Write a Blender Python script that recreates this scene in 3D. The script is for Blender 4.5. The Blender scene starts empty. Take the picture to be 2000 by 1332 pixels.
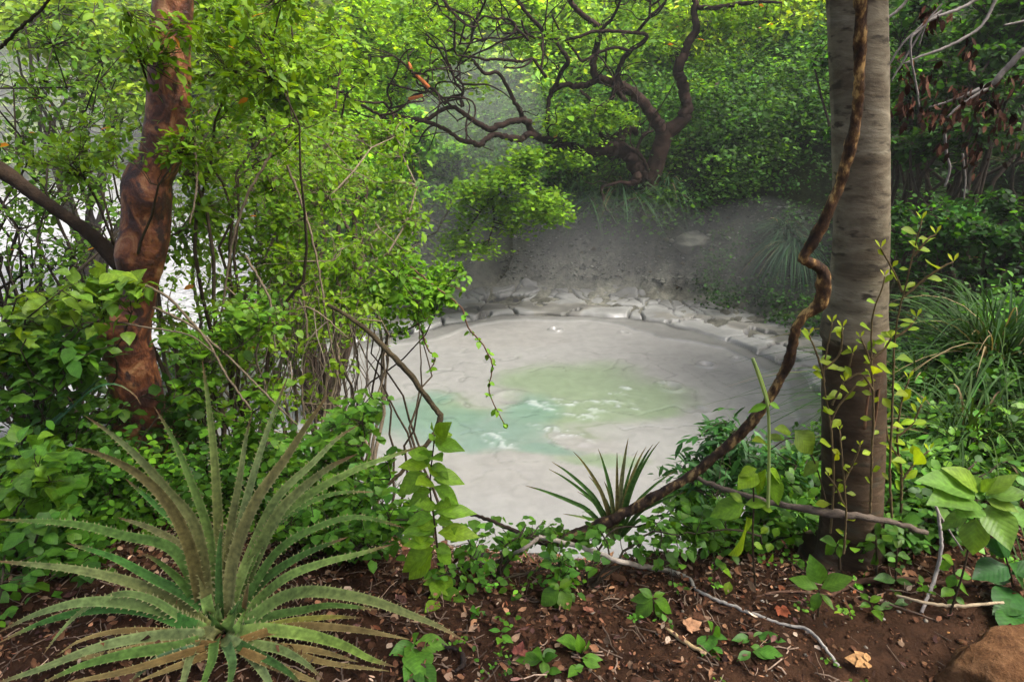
import bpy, math
import numpy as np
from mathutils import Vector

# ------------------------------------------------------------------ camera, world, sun, exposure
scene = bpy.context.scene
COL = scene.collection
PITCH = math.radians(20.0)
FPX = 1333.0                     # focal length in pixels of the 2000 px photograph
CAM = np.array([0.0, 0.0, 1.6])
cam_d = bpy.data.cameras.new("camera")
cam = bpy.data.objects.new("camera", cam_d)
COL.objects.link(cam)
cam.location = CAM
cam.rotation_euler = (math.radians(90) - PITCH, 0, 0)
cam_d.lens = 24.0
cam_d.sensor_width = 36.0
cam_d.clip_start = 0.05
cam_d.clip_end = 400
scene.camera = cam

SUN_EL, SUN_AZ = math.radians(60), math.radians(112)      # azimuth from +Y towards +X
world = bpy.data.worlds.new("World")
scene.world = world
world.use_nodes = True
wn = world.node_tree
wn.nodes.clear()
w_out = wn.nodes.new("ShaderNodeOutputWorld")
w_bg = wn.nodes.new("ShaderNodeBackground")
w_sky = wn.nodes.new("ShaderNodeTexSky")
w_sky.sky_type = 'NISHITA'
w_sky.sun_disc = False
w_sky.sun_elevation = SUN_EL
w_sky.sun_rotation = SUN_AZ
w_sky.air_density = 0.7
w_sky.dust_density = 6.0
w_sky.ozone_density = 0.6
w_bg.inputs[1].default_value = 0.13
wn.links.new(w_sky.outputs[0], w_bg.inputs[0])
wn.links.new(w_bg.outputs[0], w_out.inputs[0])

sun_d = bpy.data.lights.new("sun", 'SUN')
sun_d.energy = 2.9
sun_d.angle = math.radians(30)
sun_d.color = (1.0, 0.985, 0.96)
sun = bpy.data.objects.new("sun", sun_d)
COL.objects.link(sun)
sd = Vector((math.sin(SUN_AZ) * math.cos(SUN_EL), math.cos(SUN_AZ) * math.cos(SUN_EL), math.sin(SUN_EL)))
sun.rotation_euler = sd.to_track_quat('Z', 'Y').to_euler()

scene.view_settings.view_transform = 'Standard'
scene.view_settings.look = 'None'
scene.view_settings.exposure = 1.4
scene.view_settings.gamma = 1.0
scene.render.engine = 'CYCLES'
cy = scene.cycles
cy.max_bounces = 6
cy.diffuse_bounces = 3
cy.glossy_bounces = 2
cy.transmission_bounces = 4
cy.transparent_max_bounces = 6
cy.volume_bounces = 1
cy.volume_step_rate = 4
cy.use_denoising = True
cy.denoising_prefilter = 'ACCURATE'
cy.use_adaptive_sampling = True
cy.adaptive_threshold = 0.02

# ------------------------------------------------------------------ helpers
rng = np.random.default_rng(7)
CT, ST = math.cos(PITCH), math.sin(PITCH)


def ray(px, py):
    a = (px - 1000.0) / FPX
    b = -(py - 666.0) / FPX
    return np.array([a, CT + b * ST, -ST + b * CT])


def P(px, py, Y):
    """world point on the sight line of photo pixel (px, py) at world distance Y ahead"""
    r = ray(px, py)
    return CAM + r * (Y / r[1])


def sm(x, a, b):
    t = np.clip((x - a) / (b - a), 0, 1)
    return t * t * (3 - 2 * t)


_lat = {}


def vnoise(x, y, seed=0):
    if seed not in _lat:
        _lat[seed] = np.random.default_rng(1000 + seed).random((256, 256))
    L = _lat[seed]
    x = np.asarray(x, float); y = np.asarray(y, float)
    xi = np.floor(x).astype(int); yi = np.floor(y).astype(int)
    fx = x - xi; fy = y - yi
    fx = fx * fx * (3 - 2 * fx); fy = fy * fy * (3 - 2 * fy)
    a = L[xi & 255, yi & 255]; b = L[(xi + 1) & 255, yi & 255]
    c = L[xi & 255, (yi + 1) & 255]; d = L[(xi + 1) & 255, (yi + 1) & 255]
    return (a * (1 - fx) + b * fx) * (1 - fy) + (c * (1 - fx) + d * fx) * fy


def fbm(x, y, seed=0, octv=4):
    s, a, t = 0, 1.0, 0
    for k in range(octv):
        s = s + a * vnoise(x * 2 ** k + 17.3 * k, y * 2 ** k - 9.1 * k, seed + k)
        t += a
        a *= 0.5
    return s / t * 2 - 1


def cells(x, y, scale, seed=3):
    """distance to the nearest cell border and the id of the cell (jittered Voronoi)"""
    x = np.asarray(x) * scale; y = np.asarray(y) * scale
    r = np.random.default_rng(seed)
    jx = r.random((64, 64)); jy = r.random((64, 64))
    xi = np.floor(x).astype(int); yi = np.floor(y).astype(int)
    d1 = np.full(x.shape, 9.0); d2 = np.full(x.shape, 9.0); cid = np.zeros(x.shape)
    for i in (-1, 0, 1):
        for j in (-1, 0, 1):
            cx_ = xi + i; cy_ = yi + j
            dx = cx_ + jx[cx_ & 63, cy_ & 63] - x
            dy = cy_ + jy[cx_ & 63, cy_ & 63] - y
            d = np.sqrt(dx * dx + dy * dy)
            new = d < d1
            d2 = np.where(new, d1, np.minimum(d2, d))
            cid = np.where(new, jx[(cx_ + 5) & 63, (cy_ + 11) & 63], cid)
            d1 = np.where(new, d, d1)
    return (d2 - d1) / scale, cid


PCX, PCY, PRX, PRY, PZ = 0.7, 8.9, 4.25, 3.65, -2.4


def smin(a, b, k):
    h = np.clip(0.5 + 0.5 * (b - a) / k, 0, 1)
    return b * (1 - h) + a * h - k * h * (1 - h)


def H(x, y):
    x = np.asarray(x, float); y = np.asarray(y, float)
    ex = (x - PCX) / PRX; ey = (y - PCY) / PRY
    e = np.sqrt(ex * ex + ey * ey) + 1e-6
    s = (e - 1) * 4.4 + 0.38 * fbm(x * .6, y * .6, 11, 4)
    dx = ex / e; dy = ey / e
    wn_ = sm(-dy, .30, .80) + 1e-4
    wf = sm(dy, .0, .55)
    wr = sm(dx, .15, .75)
    wl = sm(-dx, .30, .80)
    sp = np.maximum(s, 0)
    kn = .65 + 1.1 * sm(x, 1.2, 2.8)
    zn = smin(kn * sp, 2.45 + 0 * sp, .5)
    zn = zn + .0
    sh = 12 * sm(-x, 3, 7) + 13 * sm(-x, 7, 15)
    sf = np.maximum(sp - sh, 0)
    zf = smin(.13 * sf + 1.0 * np.maximum(sf - 1.7, 0), 1.15 + .34 * sf, .3) + .10 * np.maximum(sf - 9, 0)
    fl = sm(y, 6.0, 8.2)
    zr = smin((1.8 - 1.65 * fl) * sp + 1.7 * fl * np.maximum(sp - 1.2, 0), 2.0 + .55 * sp, .5)
    zl = .03 * sp + .45 * np.maximum(y - 31, 0)
    z = (zn * wn_ + zf * wf + zr * wr + zl * wl) / (wn_ + wf + wr + wl)
    bump = .05 * fbm(x * 1.7, y * 1.7, 20, 4) * sm(s, .1, .8) + .25 * fbm(x * .3, y * .3, 30, 3) * sm(y, 16, 22)
    inside = -.35 * sm(-s, 0, .8)
    return -2.45 + z + bump + inside


def h1(x, y):
    return float(H(np.array([x]), np.array([y]))[0])


def G(px, py, y0=1.2, y1=60.0):
    """first terrain point on a sight line"""
    r = ray(px, py)
    ys = np.concatenate([np.linspace(y0, 6, 200), np.linspace(6, y1, 400)])
    xs = CAM[0] + r[0] / r[1] * ys
    zs = CAM[2] + r[2] / r[1] * ys
    g = H(xs, ys)
    k = np.argmax(zs < g)
    if not (zs < g).any():
        k = len(ys) - 1
    return np.array([xs[k], ys[k], g[k]])


def PC(px, py, Y, lift=.02):
    """like P, but pulled nearer while it would lie under the ground"""
    for _ in range(80):
        p = P(px, py, Y)
        if p[2] > h1(p[0], p[1]) + lift:
            return p
        Y -= .02
    return p


def norm(v):
    v = np.asarray(v, float)
    return v / (np.linalg.norm(v, axis=-1, keepdims=True) + 1e-9)


# ---- mesh accumulation
class MB:
    def __init__(self):
        self.v, self.f, self.c, self.a, self.n = [], [], [], [], 0

    def add(self, verts, faces, cols=None, alpha=None):
        verts = np.asarray(verts, np.float32).reshape(-1, 3)
        self.v.append(verts)
        for f in faces:
            self.f.append(np.asarray(f, np.int64) + self.n)
        if cols is None:
            cols = np.ones((len(verts), 3), np.float32)
        cols = np.asarray(cols, np.float32)
        if cols.ndim == 1:
            cols = np.tile(cols, (len(verts), 1))
        self.c.append(cols.reshape(-1, 3))
        self.a.append(np.ones(len(verts), np.float32) if alpha is None else np.asarray(alpha, np.float32))
        self.n += len(verts)

    def build(self, name, mat, parent=None, smooth=True):
        me = bpy.data.meshes.new(name)
        V = np.concatenate(self.v)
        C = np.concatenate(self.c)
        loc = np.zeros(3)
        if parent is not None:
            loc = np.array(parent_world(parent))
            V = V - loc.astype(np.float32)
        me.vertices.add(len(V))
        me.vertices.foreach_set("co", V.ravel())
        counts = np.concatenate([np.full(len(f), f.shape[1], np.int32) for f in self.f])
        idx = np.concatenate([f.ravel() for f in self.f]).astype(np.int32)
        me.loops.add(len(idx))
        me.loops.foreach_set("vertex_index", idx)
        me.polygons.add(len(counts))
        st = np.concatenate([[0], np.cumsum(counts)[:-1]]).astype(np.int32)
        me.polygons.foreach_set("loop_start", st)
        me.polygons.foreach_set("loop_total", counts)
        me.polygons.foreach_set("use_smooth", np.full(len(counts), smooth))
        at = me.color_attributes.new("Col", 'FLOAT_COLOR', 'POINT')
        at.data.foreach_set("color", np.concatenate([C, np.concatenate(self.a)[:, None]], 1).ravel())
        me.update(calc_edges=True)
        me.validate()
        me.materials.append(mat)
        o = bpy.data.objects.new(name, me)
        COL.objects.link(o)
        if parent is not None:
            o.parent = parent
        return o


def parent_world(p):
    v = Vector(p.location)
    while p.parent is not None:
        p = p.parent
        v = v + Vector(p.location)
    return v


def thing(name, label, cat, loc, group=None):
    o = bpy.data.objects.new(name, None)
    o.empty_display_size = .1
    COL.objects.link(o)
    o.location = [float(a) for a in loc]
    o["label"] = label
    o["category"] = cat
    if group:
        o["group"] = group
    return o


def tag(o, label, cat, group=None):
    o["label"] = label
    o["category"] = cat
    if group:
        o["group"] = group
    return o


def rebase(o, loc):
    """move a single-mesh thing's origin to its base"""
    loc = Vector([float(a) for a in loc])
    me = o.data
    co = np.empty(len(me.vertices) * 3, np.float32)
    me.vertices.foreach_get("co", co)
    co = co.reshape(-1, 3) - np.array(loc, np.float32)
    me.vertices.foreach_set("co", co.ravel())
    me.update()
    o.location = loc
    return o


# ---- tubes
def resample(pts, n, smooth=True):
    pts = np.asarray(pts, float)
    if smooth and len(pts) > 2:
        p = np.vstack([2 * pts[0] - pts[1], pts, 2 * pts[-1] - pts[-2]])
        out = []
        for i in range(1, len(p) - 2):
            t = np.linspace(0, 1, 8, endpoint=False)[:, None]
            a, b, c, d = p[i - 1], p[i], p[i + 1], p[i + 2]
            out.append(.5 * (2 * b + (c - a) * t + (2 * a - 5 * b + 4 * c - d) * t ** 2 + (3 * b - a - 3 * c + d) * t ** 3))
        out.append(pts[-1:])
        pts = np.vstack(out)
    seg = np.linalg.norm(np.diff(pts[:, :3], axis=0), axis=1)
    d = np.concatenate([[0], np.cumsum(seg)])
    t = np.linspace(0, d[-1], n)
    return np.stack([np.interp(t, d, pts[:, k]) for k in range(pts.shape[1])], 1)


def tubes(mb, C, R, sides=3, cols=None, rough=0.0, seed=0):
    """C (N,P,3) centre lines, R (N,P) radii"""
    C = np.asarray(C, float)
    if C.ndim == 2:
        C = C[None]
        R = np.asarray(R)[None]
    N, Pn, _ = C.shape
    T = norm(np.gradient(C, axis=1))
    ref = np.where(np.abs(T[:, :1, 2:3]) > .9, np.array([1., 0, 0]), np.array([0, 0, 1.]))
    ref = np.broadcast_to(ref, T.shape).copy()
    A = norm(np.cross(T, ref))
    for k in range(1, Pn):       # carry the frame along the line
        a = A[:, k - 1] - (A[:, k - 1] * T[:, k]).sum(-1, keepdims=True) * T[:, k]
        A[:, k] = norm(a)
    B = np.cross(T, A)
    an = np.arange(sides) / sides * 2 * np.pi
    rr = np.broadcast_to(R[:, :, None], (N, Pn, sides)).copy()
    if rough > 0:
        r_ = np.random.default_rng(seed)
        nz = r_.random((N, Pn, sides)) - .5
        nz = (nz + np.roll(nz, 1, 2)) * .6
        nz[:, 1:] = (nz[:, 1:] + nz[:, :-1]) * .7
        rr *= 1 + rough * nz
    V = C[:, :, None, :] + rr[..., None] * (np.cos(an)[None, None, :, None] * A[:, :, None, :] + np.sin(an)[None, None, :, None] * B[:, :, None, :])
    idx = np.arange(N * Pn * sides).reshape(N, Pn, sides)
    a = idx[:, :-1, :]; b = np.roll(idx, -1, 2)[:, :-1, :]
    c = np.roll(idx, -1, 2)[:, 1:, :]; d = idx[:, 1:, :]
    F = np.stack([a, b, c, d], -1).reshape(-1, 4)
    caps = idx[:, -1, :].reshape(-1, sides)
    faces = [F, caps]
    if cols is not None:
        cols = np.broadcast_to(np.asarray(cols, float).reshape((-1, 1, 1, 3)) if np.asarray(cols).ndim == 2 else np.asarray(cols, float), (N, Pn, sides, 3)).reshape(-1, 3)
    mb.add(V.reshape(-1, 3), faces, cols)


def tube_px(mb, pts, Y0, Y1=None, n=None, sides=8, rough=.12, cols=None, smooth=True, seed=0, wob=0.0):
    """pts: (px, py, width_px); depth runs from Y0 to Y1"""
    Y1 = Y0 if Y1 is None else Y1
    pts = np.asarray(pts, float)
    d = np.concatenate([[0], np.cumsum(np.hypot(*np.diff(pts[:, :2], axis=0).T))])
    t = d / d[-1]
    W = []
    for (px, py, w), tt in zip(pts, t):
        Y = Y0 + (Y1 - Y0) * tt
        p = P(px, py, Y)
        dep = p[1] * CT + (CAM[2] - p[2]) * ST
        W.append([*p, w / 2 / FPX * dep])
    n = n or max(8, int(len(pts) * 6))
    q = resample(W, n, smooth)
    if wob > 0:
        r_ = np.random.default_rng(seed + 5)
        nz = r_.normal(0, 1, (n, 3)) * q[:, 3:4] * wob
        q[:, :3] += nz
    tubes(mb, q[:, :3], q[:, 3], sides, cols, rough, seed)
    return q


# ---- leaves
def T_far():
    v = np.array([[0, 0, 0], [.45, 1, .12], [1, 0, 0], [.45, -1, .12]])
    return v, [np.array([[0, 1, 2], [0, 2, 3]])], np.ones(4)


def T_mid():
    v = [[0, 0, 0], [.35, 0, 0], [.7, 0, -.0], [1, 0, -.02], [.3, .95, .10], [.68, .8, .08], [.3, -.95, .10], [.68, -.8, .08]]
    return np.array(v), [np.array([[0, 1, 4], [3, 5, 2], [0, 6, 1], [3, 2, 7]]), np.array([[1, 2, 5, 4], [1, 6, 7, 2]])], np.array([1.1, 1.1, 1.1, 1, .96, .96, .96, .96])


def T_near(pw=.85):
    st = np.linspace(0, 1, 9)
    w = np.sin(np.pi * st ** pw) ** 1.05
    w[0] = .03; w[-1] = 0.02
    ac = np.array([-1, -.5, 0, .5, 1])
    zc = np.array([.16, .10, 0, .10, .16])
    V = []; S = []
    for i, (t, wi) in enumerate(zip(st, w)):
        for a, z in zip(ac, zc):
            V.append([t + abs(a) * .05 * (1 - t) * (i % 2), a * wi, z * wi + .012 * math.sin(i * 2.3) * abs(a)])
            S.append(1.22 if a == 0 else (.95 + .09 * (i % 2)))
    F = []
    for i in range(8):
        for j in range(4):
            k = i * 5 + j
            F.append([k, k + 5, k + 6, k + 1])
    return np.array(V), [np.array(F)], np.array(S)


TEMPL = {'far': T_far(), 'mid': T_mid(), 'near': T_near(), 'ovate': T_near(.62), 'obov': T_near(1.45)}


def leaves(mb, pos, d, n, L, W, col, droop=.15, templ='mid'):
    """pos, d, n (N,3); L length, W half width (N,), col (N,3)"""
    tv, tf, ts = TEMPL[templ]
    pos = np.asarray(pos, float); d = norm(d)
    N = len(pos)
    if N == 0:
        return
    L = np.broadcast_to(L, (N,)).astype(float); W = np.broadcast_to(W, (N,)).astype(float)
    droop = np.broadcast_to(droop, (N,)).astype(float)
    s = norm(np.cross(n, d))
    nn = np.cross(d, s)
    x = tv[None, :, 0]; y = tv[None, :, 1]; z = tv[None, :, 2]
    V = pos[:, None] + d[:, None] * (x * L[:, None])[..., None] + s[:, None] * (y * W[:, None])[..., None] \
        + nn[:, None] * (z * W[:, None] * 1.6 - droop[:, None] * x ** 2 * L[:, None])[..., None]
    C = np.asarray(col)[:, None] * ts[None, :, None]
    off = np.arange(N)[:, None, None] * len(tv)
    faces = [(f[None] + off).reshape(-1, f.shape[1]) for f in tf]
    al = np.tile(tv[:, 0] - .42 * np.abs(tv[:, 1]) * (tv[:, 0] < .98), N)
    mb.add(V.reshape(-1, 3), faces, C.reshape(-1, 3), al)


def leafcol(N, base, var=.22, yellow=.25, r=None):
    r = r or rng
    base = np.asarray(base, float) * np.array([1.10, 1.04, .75])
    c = np.tile(base, (N, 1)) * np.exp(r.normal(0, var, (N, 1)))
    m = np.clip(r.normal(yellow, .25, (N, 1)), 0, 1)
    c = c * (1 - m) + m * c * np.array([1.75, 1.25, .6])
    if N > 3000:
        k = r.random(N) < .0025
        c[k] = np.array([.40, .16, .02])
    return c


# ------------------------------------------------------------------ materials
def mat_new(name):
    m = bpy.data.materials.new(name)
    m.use_nodes = True
    nt = m.node_tree
    nt.nodes.clear()
    return m, nt, nt.nodes.new("ShaderNodeOutputMaterial")


def mat_leaf(name, trans=.4, rough=.5, spec=.2, veins=False):
    m, nt, out = mat_new(name)
    at = nt.nodes.new("ShaderNodeAttribute"); at.attribute_name = "Col"
    p = nt.nodes.new("ShaderNodeBsdfPrincipled")
    p.inputs["Roughness"].default_value = rough
    p.inputs["Specular IOR Level"].default_value = spec
    nt.links.new(at.outputs["Color"], p.inputs["Base Color"])
    tr = nt.nodes.new("ShaderNodeBsdfTranslucent")
    mx = nt.nodes.new("ShaderNodeMixRGB"); mx.blend_type = 'MULTIPLY'; mx.inputs[0].default_value = 1
    mx.inputs[2].default_value = (1.7, 1.55, .55, 1)
    nt.links.new(at.outputs["Color"], mx.inputs[1])
    nt.links.new(mx.outputs[0], tr.inputs[0])
    ms = nt.nodes.new("ShaderNodeMixShader"); ms.inputs[0].default_value = trans
    if veins:
        N = nt.nodes.new; Lk = nt.links.new
        m1 = N("ShaderNodeMath"); m1.operation = 'MULTIPLY'; m1.inputs[1].default_value = 46
        Lk(at.outputs["Alpha"], m1.inputs[0])
        m2 = N("ShaderNodeMath"); m2.operation = 'SINE'; Lk(m1.outputs[0], m2.inputs[0])
        if veins == "mottle":
            m1.inputs[1].default_value = 0
        mr = N("ShaderNodeMapRange"); mr.inputs[1].default_value = .2; mr.inputs[2].default_value = 1; mr.inputs[3].default_value = .93; mr.inputs[4].default_value = 1.08
        Lk(m2.outputs[0], mr.inputs[0])
        tc = N("ShaderNodeTexCoord"); nz = N("ShaderNodeTexNoise"); nz.inputs["Scale"].default_value = 60; nz.inputs["Detail"].default_value = 4
        Lk(tc.outputs["Object"], nz.inputs["Vector"])
        mn = N("ShaderNodeMapRange"); mn.inputs[1].default_value = .3; mn.inputs[2].default_value = .7; mn.inputs[3].default_value = .62 if veins == "mottle" else .78; mn.inputs[4].default_value = 1.34 if veins == "mottle" else 1.22
        Lk(nz.outputs["Fac"], mn.inputs[0])
        mm = N("ShaderNodeMath"); mm.operation = 'MULTIPLY'; Lk(mr.outputs[0], mm.inputs[0]); Lk(mn.outputs[0], mm.inputs[1])
        vc = N("ShaderNodeMixRGB"); vc.blend_type = 'MULTIPLY'; vc.inputs[0].default_value = 1
        Lk(at.outputs["Color"], vc.inputs[1]); Lk(mm.outputs[0], vc.inputs[2])
        Lk(vc.outputs[0], p.inputs["Base Color"]); Lk(vc.outputs[0], mx.inputs[1])
        b = N("ShaderNodeBump"); b.inputs["Strength"].default_value = .14; b.inputs["Distance"].default_value = .0015; b.invert = True
        Lk(m2.outputs[0], b.inputs["Height"]); Lk(b.outputs[0], p.inputs["Normal"])
    nt.links.new(p.outputs[0], ms.inputs[1]); nt.links.new(tr.outputs[0], ms.inputs[2])
    nt.links.new(ms.outputs[0], out.inputs[0])
    return m


def mat_surf(name, stops, scale=8, detail=6, rough=.8, bump=.4, bump_scale=30, stretch=(1, 1, 1), use_attr=False, dist=0.0, spec=.3, bdist=.02, gloss_noise=None, noise_rough=.6, second=None):
    """noise colour ramp (stops: (pos, rgb)) with bump"""
    m, nt, out = mat_new(name)
    N = nt.nodes.new; Lk = nt.links.new
    tc = N("ShaderNodeTexCoord")
    mp = N("ShaderNodeMapping"); mp.inputs["Scale"].default_value = stretch
    Lk(tc.outputs["Object"], mp.inputs[0])
    nz = N("ShaderNodeTexNoise"); nz.inputs["Scale"].default_value = scale; nz.inputs["Detail"].default_value = detail
    nz.inputs["Roughness"].default_value = noise_rough; nz.inputs["Distortion"].default_value = dist
    Lk(mp.outputs[0], nz.inputs["Vector"])
    cr = N("ShaderNodeValToRGB")
    el = cr.color_ramp.elements
    while len(el) < len(stops):
        el.new(.5)
    for e_, (pos, c) in zip(el, stops):
        e_.position = pos; e_.color = (*c, 1)
    Lk(nz.outputs["Fac"], cr.inputs[0])
    p = N("ShaderNodeBsdfPrincipled")
    p.inputs["Roughness"].default_value = rough
    p.inputs["Specular IOR Level"].default_value = spec
    src = cr.outputs[0]
    if use_attr:
        at = N("ShaderNodeAttribute"); at.attribute_name = "Col"
        mx = N("ShaderNodeMixRGB"); mx.blend_type = 'MULTIPLY'; mx.inputs[0].default_value = 1
        Lk(at.outputs["Color"], mx.inputs[1]); Lk(src, mx.inputs[2])
        src = mx.outputs[0]
    if second:                      # another noise laid over: (scale, lo, hi, rgb)
        n2 = N("ShaderNodeTexNoise"); n2.inputs["Scale"].default_value = second[0]; n2.inputs["Detail"].default_value = 5
        Lk(mp.outputs[0], n2.inputs["Vector"])
        mr = N("ShaderNodeMapRange"); mr.inputs[1].default_value = second[1]; mr.inputs[2].default_value = second[2]
        Lk(n2.outputs["Fac"], mr.inputs[0])
        m2 = N("ShaderNodeMixRGB"); Lk(mr.outputs[0], m2.inputs[0]); Lk(src, m2.inputs[1])
        m2.inputs[2].default_value = (*second[3], 1)
        src = m2.outputs[0]
    Lk(src, p.inputs["Base Color"])
    nb = N("ShaderNodeTexNoise"); nb.inputs["Scale"].default_value = bump_scale; nb.inputs["Detail"].default_value = 8
    nb.inputs["Roughness"].default_value = .65
    Lk(mp.outputs[0], nb.inputs["Vector"])
    b = N("ShaderNodeBump"); b.inputs["Strength"].default_value = bump; b.inputs["Distance"].default_value = bdist
    Lk(nb.outputs["Fac"], b.inputs["Height"])
    Lk(b.outputs[0], p.inputs["Normal"])
    if gloss_noise:
        mr = N("ShaderNodeMapRange"); mr.inputs[3].default_value = gloss_noise[0]; mr.inputs[4].default_value = gloss_noise[1]
        Lk(nz.outputs["Fac"], mr.inputs[0]); Lk(mr.outputs[0], p.inputs["Roughness"])
    Lk(p.outputs[0], out.inputs[0])
    return m


M_leaf = mat_leaf("leaf_soft")
M_leaf_gloss = mat_leaf("leaf_glossy", .36, .45, .3, True)
M_leaf_far = mat_leaf("leaf_distant", .5, .6, .2)
M_blade = mat_leaf("blade", .15, .55, .12, "mottle")
M_grass = mat_leaf("grass_blade", .2, .6, .12)
M_dry = mat_surf("dry_leaf", [(.3, (.7, .7, .7)), (.7, (1.3, 1.3, 1.3))], 40, bump=.5, bump_scale=60, use_attr=True, rough=.85, spec=.1)
M_twig = mat_surf("twig", [(.3, (.65, .65, .65)), (.7, (1.3, 1.3, 1.3))], 25, bump=.5, bump_scale=90, use_attr=True, rough=.88, spec=.1)
M_redbark = mat_surf("red_peeling_bark", [(.28, (.028, .012, .010)), (.42, (.070, .024, .015)), (.50, (.14, .044, .020)), (.57, (.26, .085, .030)), (.68, (.42, .21, .09))],
                     9.0, 10, rough=.5, bump=.8, bump_scale=14, stretch=(1, 1, .75), dist=1.2, spec=.5, bdist=.04, second=(16, .58, .66, (.045, .020, .017)))
M_greybark = mat_surf("smooth_grey_bark", [(.28, (.05, .04, .028)), (.43, (.12, .098, .068)), (.55, (.19, .165, .118)), (.70, (.34, .31, .24))],
                      3.2, 10, rough=.75, bump=.6, bump_scale=12, stretch=(1, 1, 3.0), dist=.5, use_attr=True, bdist=.010, second=(15, .56, .66, (.060, .048, .032)), noise_rough=.72, spec=.15)
M_liana = mat_surf("flaky_vine_bark", [(.36, (.022, .012, .007)), (.48, (.065, .034, .015)), (.55, (.16, .09, .035)), (.61, (.48, .32, .12))],
                   30, 9, rough=.8, bump=.9, bump_scale=45, stretch=(1, 1, .55), use_attr=True, bdist=.01)
M_darkbark = mat_surf("dark_reddish_bark", [(.3, (.45, .45, .45)), (.55, (1, 1, 1)), (.75, (1.7, 1.6, 1.5))], 6, 7, rough=.85, bump=.8, bump_scale=20, use_attr=True, bdist=.03, spec=.08)
M_rock = mat_surf("brown_rock", [(.3, (.03, .014, .007)), (.5, (.13, .062, .026)), (.7, (.27, .145, .07))], 11, 12, rough=.9, bump=1, bump_scale=22, spec=.1, noise_rough=.72, bdist=.03, second=(2.5, .5, .62, (.06, .035, .02)))
M_greyrock = mat_surf("grey_rock", [(.3, (.025, .027, .020)), (.6, (.07, .07, .054))], 4, 8, rough=.9, bump=.6, bump_scale=10)
M_ground = mat_surf("ground", [(.28, (.35, .35, .35)), (.5, (.95, .95, .95)), (.72, (1.7, 1.65, 1.6))], 9, 9, rough=.92, bump=1, bump_scale=24, use_attr=True, bdist=.03, spec=.08, noise_rough=.7)

# ------------------------------------------------------------------ ground sheet
def ground():
    u = np.linspace(-1, 1, 640)
    xs = 3.2 * np.sinh(u * 3.55)
    v = np.linspace(0, 1, 640)
    ys = -3.5 + 1.9 * np.sinh(v * 4.5)
    X, Y = np.meshgrid(xs, ys, indexing='ij')
    Z = H(X, Y)
    near = sm(-Y, -4.5, -3)
    Z = Z + near * (.02 * fbm(X * 6, Y * 6, 50, 4) + .008 * fbm(X * 30, Y * 30, 55, 3))
    ex = (X - PCX) / PRX; ey = (Y - PCY) / PRY
    e = np.sqrt(ex * ex + ey * ey)
    s = (e - 1) * 4.4
    C = np.zeros(X.shape + (3,))
    soil = np.array([.048, .024, .013]); mud = np.array([.085, .084, .068]); dark = np.array([.018, .022, .010]); pale = np.array([.30, .305, .31])
    mm = sm(-(s + .8 * fbm(X * .9, Y * .9, 60, 4)), -3.1, -1.7) * sm(Z, -.4, -.9) * 1.0
    mm = np.where(Y < PCY - 2, mm * sm(Z, -1.4, -2.0), mm)
    # darker towards the top of the far bank
    base = dark[None, None] * (1 - sm(-Y, -5.5, -3.4))[..., None] + soil[None, None] * sm(-Y, -5.5, -3.4)[..., None]
    flat = sm(-X, 4.2, 5.6) * sm(Y, 6, 9) * sm(-Z, 1.6, 2.0)
    base = base * (1 - flat[..., None]) + pale * flat[..., None] * (1 + .25 * fbm(X * .8, Y * .8, 70, 4))[..., None]
    mudc = mud * (1 + .55 * fbm(X * 1.3, Y * 2.2, 65, 5) + .8 * fbm(X * 3.3, Y * 4.5, 66, 4))[..., None]
    mudc = mudc * (1 - .30 * sm(Z, -2.4, -1.7))[..., None]
    mm = mm * (1 - flat)
    C = base * (1 - mm[..., None]) + mudc * mm[..., None]
    rk = fbm(X * 2.2, Y * 2.2, 80, 5)
    Z = Z + mm * (.10 * rk + .05 * np.abs(fbm(X * 5, Y * 5, 84, 3))) * sm(s, .2, .8)
    n = X.shape[0]; m = X.shape[1]
    idx = np.arange(n * m).reshape(n, m)
    F = np.stack([idx[:-1, :-1], idx[1:, :-1], idx[1:, 1:], idx[:-1, 1:]], -1).reshape(-1, 4)
    b = MB()
    b.add(np.stack([X, Y, Z], -1).reshape(-1, 3), [F], np.clip(C, .004, 1).reshape(-1, 3))
    o = b.build("ground", M_ground)
    o["kind"] = "structure"


ground()


# ------------------------------------------------------------------ mud pool
def pool_xy(px, py):
    r = ray(px, py)
    t = (PZ - CAM[2]) / r[2]
    return CAM[0] + r[0] * t, CAM[1] + r[1] * t


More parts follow.
